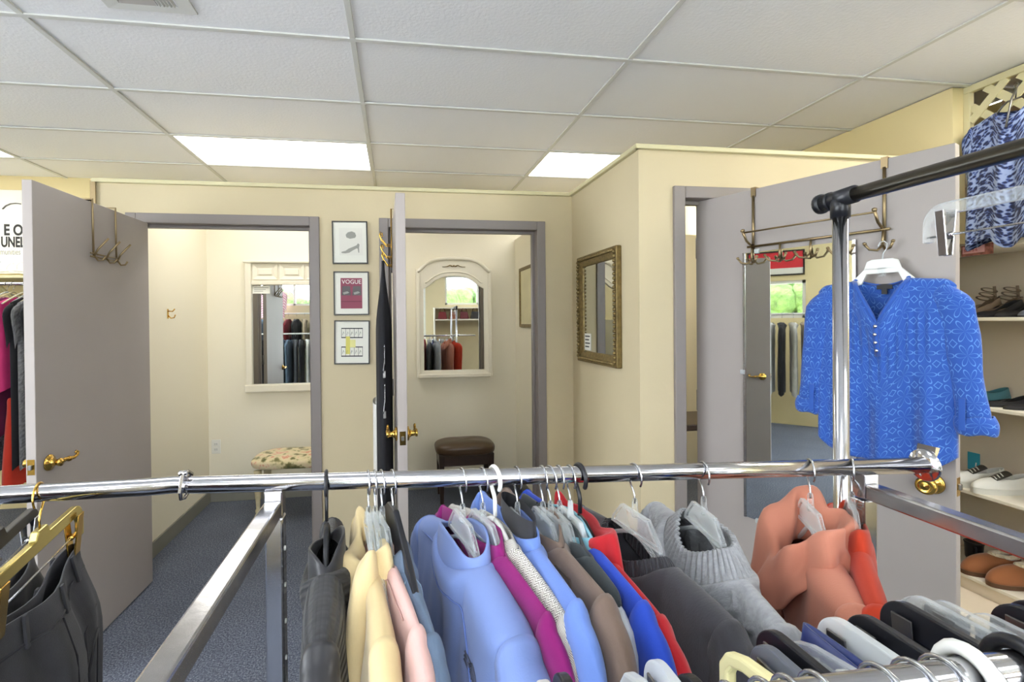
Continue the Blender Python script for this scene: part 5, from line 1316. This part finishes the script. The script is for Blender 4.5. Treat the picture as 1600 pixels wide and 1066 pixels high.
sf = thing('hanger_shelf', 'cream wall shelf with white hangers lying on it at the far left', 'shelf', (-2.95, 4.24, 1.815))
obj('board', MB().box((-.75, -.19, -.02), (.75, .2, 0)), MT['trim'], sf, bevel=.003)
for x in (-.6, .0, .6): obj('bracket', MB().obox((x, .19, -.18), (x, -.05, -.02), .02, .012), MT['trim'], sf)
lr = thing('wall_rail', 'chrome wall rail carrying dresses at the far left', 'garment rail', (-2.95, 4.06, 1.755))
obj('rail', MB().tube([(-.75, 0, 0), (.75, 0, 0)], .012, 16), MT['chrome'], lr)
for x in (-.7, .7): obj('support', MB().tube([(x, 0, 0), (x, .18, .05)], .008, 8), MT['chrome'], lr)
for k, (x, m, lb_) in enumerate(((-2.86, 'whiteplastic', 'white plastic hanger lying on the far left shelf'), (-2.79, 'whiteplastic', 'another white hanger lying askew on the far left shelf'), (-2.93, 'clear2', 'frosted hanger lying on the far left shelf near the wall'))):
    t = thing('loose_hanger', lb_, 'hanger', (x, 4.16 + .02 * k, 1.825 + .008 * k), .5 * k)
    obj('frame', MB().tube([(-.2, -.05, .004), (0, .02, .03), (.2, -.05, .004), (.19, -.06, .0)], .006, 8), MT[m], t)
    obj('hook', MB().tube([(0, .02, .03), (.0, .035, .07), (.02, .05, .10), (.04, .04, .09)], .003, 8), MT[m], t)
wd = cloth('plum_jersey', (112, 24, 78)); wine = cloth('wine_red_jersey', (140, 20, 52)); pnk = cloth('hot_pink_jersey', (214, 50, 120)); bk = cloth('black_crepe', (30, 30, 36)); gp = cloth('grey_print', (120, 120, 124), var=.5, vscale=60)
flame = cloth('flame_red_skirt', (206, 52, 30)); spot = cloth('black_white_spot', (90, 92, 104), var=.8, vscale=70)
for k, (x, m, L_, nm, lb_) in enumerate(((-2.88, spot, 1.25, 'spotted_dress', 'dark spotted dress at the far left of the wall rail'), (-2.77, wine, .62, 'wine_top', 'wine red top on the far left wall rail'), (-2.73, wd, .95, 'plum_dress', 'plum dress beside the hot pink top'),
                                      (-2.655, pnk, .62, 'pink_top', 'hot pink top on the far left wall rail'), (-2.65, flame, 1.33, 'red_skirt', 'flame red skirt showing below the black dress'), (-2.605, bk, 1.15, 'black_dress', 'long black dress beside the hot pink top'), (-2.555, gp, 1.15, 'grey_dress', 'grey printed dress next to the left door edge'), (-2.50, bk, 1.0, 'black_coat', 'black coat hidden behind the left door edge'))):
    garment(nm, lb_, 'dress' if 'dress' in nm else 'top' if 'top' in nm else 'coat', m, x, 0, hw=.19, nw=.075, zn=-.10, zt=-.15, T=.014, length=L_, nu=18, ns=14, y=4.06, z=1.755, rotz=math.radians(-90 + (-24 if nm == 'pink_top' else -10)), slen=.22, sr=.05, sy=.016, seed=40 + k, seam=False) if nm != 'red_skirt' else garment(nm, lb_, 'skirt', m, x, 0, hw=.15, nw=.05, zn=-.80, zt=-.81, T=.03, length=.62, nu=18, ns=14, y=4.06, z=1.755, rotz=math.radians(-100), sleeve=False, flare=1.3, seed=60)
    t = thing('hanger', 'hanger of the ' + nm.replace('_', ' ') + ' on the far left wall rail', 'hanger', (x, 4.06, 1.755), math.radians(-102))
    obj('hook', hook_mb(.002), MT['wire'], t); obj('arm', arms_mb(.17, -.06, -.15, ht=.010, seg=6), MT['clear2'] if k % 2 else MT['palewood'], t)

# ------------------------------------------------------------------ what the mirrors show: racks along the rear and left walls
def simple_rail(name, label, a, b, legs=True):
    t = thing(name, label, 'garment rail', (a[0], a[1], 0))
    d = (b[0] - a[0], b[1] - a[1])
    obj('rail', MB().tube([(0, 0, a[2]), (d[0], d[1], b[2])], .014, 12), MT['whiteplastic'], t)
    if legs:
        for q in (0, 1): obj('upright', MB().tube([(d[0] * q, d[1] * q, .0), (d[0] * q, d[1] * q, a[2])], .013, 10), MT['chrome'], t)
    return t
simple_rail('rear_rail', 'white topped clothes rail along the rear wall, seen in the panelled mirror', (-3.2, -1.0, 1.24), (-.9, -1.0, 1.24))
simple_rail('rear_rail', 'upper white rail close to the rear wall, seen in the panelled mirror', (-3.2, -1.4, 1.62), (-.9, -1.4, 1.62))
simple_rail('left_rail', 'clothes rail along the left wall, seen in the tall door mirror', (-3.3, 1.5, 1.5), (-3.3, 3.1, 1.5))
PAL = [('dark green', (44, 54, 46)), ('black', (34, 34, 38)), ('charcoal', (64, 66, 70)), ('violet', (74, 62, 124)), ('olive', (92, 86, 62)), ('steel blue', (96, 116, 136)), ('white', (212, 210, 200)), ('dark red', (128, 30, 40)), ('sand', (170, 152, 124)), ('navy', (40, 46, 70))]
pm = {n: cloth('rear_' + n.replace(' ', '_'), c, var=.15) for n, c in PAL}
proto = {}
def rear(kind, colour, loc, rz, label, group):
    """copies share their mesh; the colour sits on the object's slot"""
    L_ = {'long': .85, 'short': .52}[kind]
    if kind not in proto:
        g_ = garment('rear_garment', label, 'garment', pm[colour], 0, 0, hw=.2, nw=.07, zn=-.10, zt=-.15, T=.02, length=L_, nu=14, ns=10, y=0, z=0, rotz=0, slen=.4, sr=.05, sy=.022, seam=False, group=group)
        obj('hook', hook_mb(.002), MT['wire'], g_); proto[kind] = g_
        g_.location = loc; g_.rotation_euler = (0, 0, rz); g_['label'] = label
    else:
        g_ = dup(proto[kind], loc, rz, label, group)
    for ch_ in g_.children:
        if ch_.name.startswith('hook'): continue
        for s_ in ch_.material_slots: s_.link = 'OBJECT'; s_.material = pm[colour]
    return g_
ORD = ['first', 'second', 'third', 'fourth', 'fifth', 'sixth', 'seventh', 'eighth', 'ninth', 'tenth', 'eleventh', 'twelfth', 'thirteenth', 'fourteenth', 'fifteenth', 'sixteenth', 'seventeenth', 'eighteenth', 'nineteenth', 'twentieth']
seq = ['olive', 'black', 'violet', 'black', 'sand', 'charcoal', 'black', 'dark green', 'steel blue', 'steel blue', 'charcoal', 'black', 'white', 'navy', 'dark red', 'black', 'charcoal', 'sand']
for k, c in enumerate(seq):
    rear('long', c, (-2.95 + k * .11, -1.0, 1.24), math.radians(90 + R.uniform(-14, 14)), '%s garment, %s from the left wall on the rear lower rail' % (c, ORD[k]), 'clothes on the rear lower rail')
seq = ['white', 'dark red', 'white', 'steel blue', 'sand', 'white', 'dark red', 'black', 'sand', 'white', 'navy', 'white']
for k, c in enumerate(seq):
    rear('short', c, (-2.95 + k * .15, -1.4, 1.62), math.radians(90 + R.uniform(-14, 14)), '%s top, %s from the left wall on the rear upper rail' % (c, ORD[k]), 'tops on the rear upper rail')
seq = ['charcoal', 'white', 'white', 'sand', 'white', 'black', 'white', 'sand', 'charcoal', 'white', 'navy', 'white']
for k, c in enumerate(seq):
    rear('long', c, (-3.3, 1.62 + k * .12, 1.5), math.radians(0 + R.uniform(-14, 14)), '%s garment, %s from the camera side on the left wall rail' % (c, ORD[k]), 'clothes on the left wall rail')
ps = garment('striped_shirt', 'pink and white striped shirt hung high by the rear window', 'shirt', mat('pink_stripes', (232, 190, 200), .9), -2.3, 0, hw=.22, nw=.07, zn=-.08, zt=-.13, T=.03, length=.5, nu=20, ns=14, y=-1.25, z=2.16, rotz=0, slen=.3, sr=.06, sy=.03, seam=False, seed=90)
nt, N, Lk, p_ = nodes_of(bpy.data.materials['pink_stripes'])
tc = N.new('ShaderNodeTexCoord'); wv = N.new('ShaderNodeTexWave'); wv.bands_direction = 'Y'; wv.inputs['Scale'].default_value = 7
rp = N.new('ShaderNodeValToRGB'); rp.color_ramp.elements[0].color = srgb(214, 130, 156); rp.color_ramp.elements[1].color = srgb(240, 226, 226)
Lk.new(tc.outputs['UV'], wv.inputs['Vector']); Lk.new(wv.outputs[1], rp.inputs[0]); Lk.new(rp.outputs[0], p_.inputs['Base Color'])
obj('hook', hook_mb(.003), MT['wire'], ps)
# shelf with bags and dark hats under the rear windows, right half
bs = thing('bag_shelf', 'cream display shelf under the rear windows, seen in the arched mirror', 'shelf', (1.45, -1.42, 0))
obj('shelf_board', MB().box((-.95, -.17, 1.46), (.95, .16, 1.485)), MT['shelf'], bs, bevel=.003)
obj('shelf_board', MB().box((-.95, -.17, 1.70), (.95, .05, 1.72)), MT['shelf'], bs, bevel=.003)
for x in (-.93, .93): obj('side_panel', MB().box((x - .012, -.17, 0), (x + .012, .16, 1.72)), MT['shelf'], bs)
bagc = [('dark red', (110, 26, 30)), ('brown', (112, 62, 34)), ('maroon', (84, 22, 30)), ('black', (36, 34, 36)), ('rust', (150, 72, 36)), ('plum', (80, 40, 56)), ('wine', (96, 24, 36)), ('tan', (160, 120, 80))]
for k, (nm, c) in enumerate(bagc):
    t = thing('handbag', '%s handbag on the display shelf under the rear windows' % nm, 'handbag', (.68 + k * .22, -1.40, 1.486), group='handbags on the display shelf')
    m = mat('bag_' + nm.replace(' ', '_'), c, .45)
    obj('body', MB().add([(sx * (.095 if z_ == 0 else .07), sy * (.05 if z_ == 0 else .02), z_) for z_ in (0, .15) for sx, sy in ((-1, -1), (1, -1), (1, 1), (-1, 1))], [(0, 3, 2, 1), (4, 5, 6, 7), (0, 1, 5, 4), (1, 2, 6, 5), (2, 3, 7, 6), (3, 0, 4, 7)]), m, t, bevel=.015)
    obj('handle', MB().tube([(-.05, 0, .14), (-.045, 0, .2), (0, 0, .225), (.045, 0, .2), (.05, 0, .14)], .006, 8), m, t)
# framed pictures on the rear and left walls
for k, (x, y, z, rz, c, lb_) in enumerate(((-2.2, YR, 2.5, PI, (150, 60, 50), 'small red picture above the rear window at the left'), (1.15, YR, 2.49, PI, (66, 74, 78), 'small dark picture above the rear window'), (XL, 2.35, 2.2, PI / 2, (214, 52, 60), 'red and white framed picture above the left window'))):
    t = thing('wall_picture', lb_, 'picture', (x, y, z), rot=(0, 0, rz))
    w_ = .34 if k == 2 else .16; h_ = .17 if k == 2 else .09
    obj('frame', MB().ring(rect(-w_, -h_, w_, h_), rect(-w_ + .02, -h_ + .02, w_ - .02, h_ - .02), -.02, 0), MT['blackframe'], t)
    obj('print', MB().box((-w_ + .015, -.012, -h_ + .015), (w_ - .015, -.004, h_ - .015)), mat('picture_ink_%d' % k, c, .6), t)
    if k == 2: obj('white_band', MB().box((-w_ + .02, -.0135, -h_ + .02), (w_ - .02, -.0122, -h_ + .10)), MT['paper'], t)
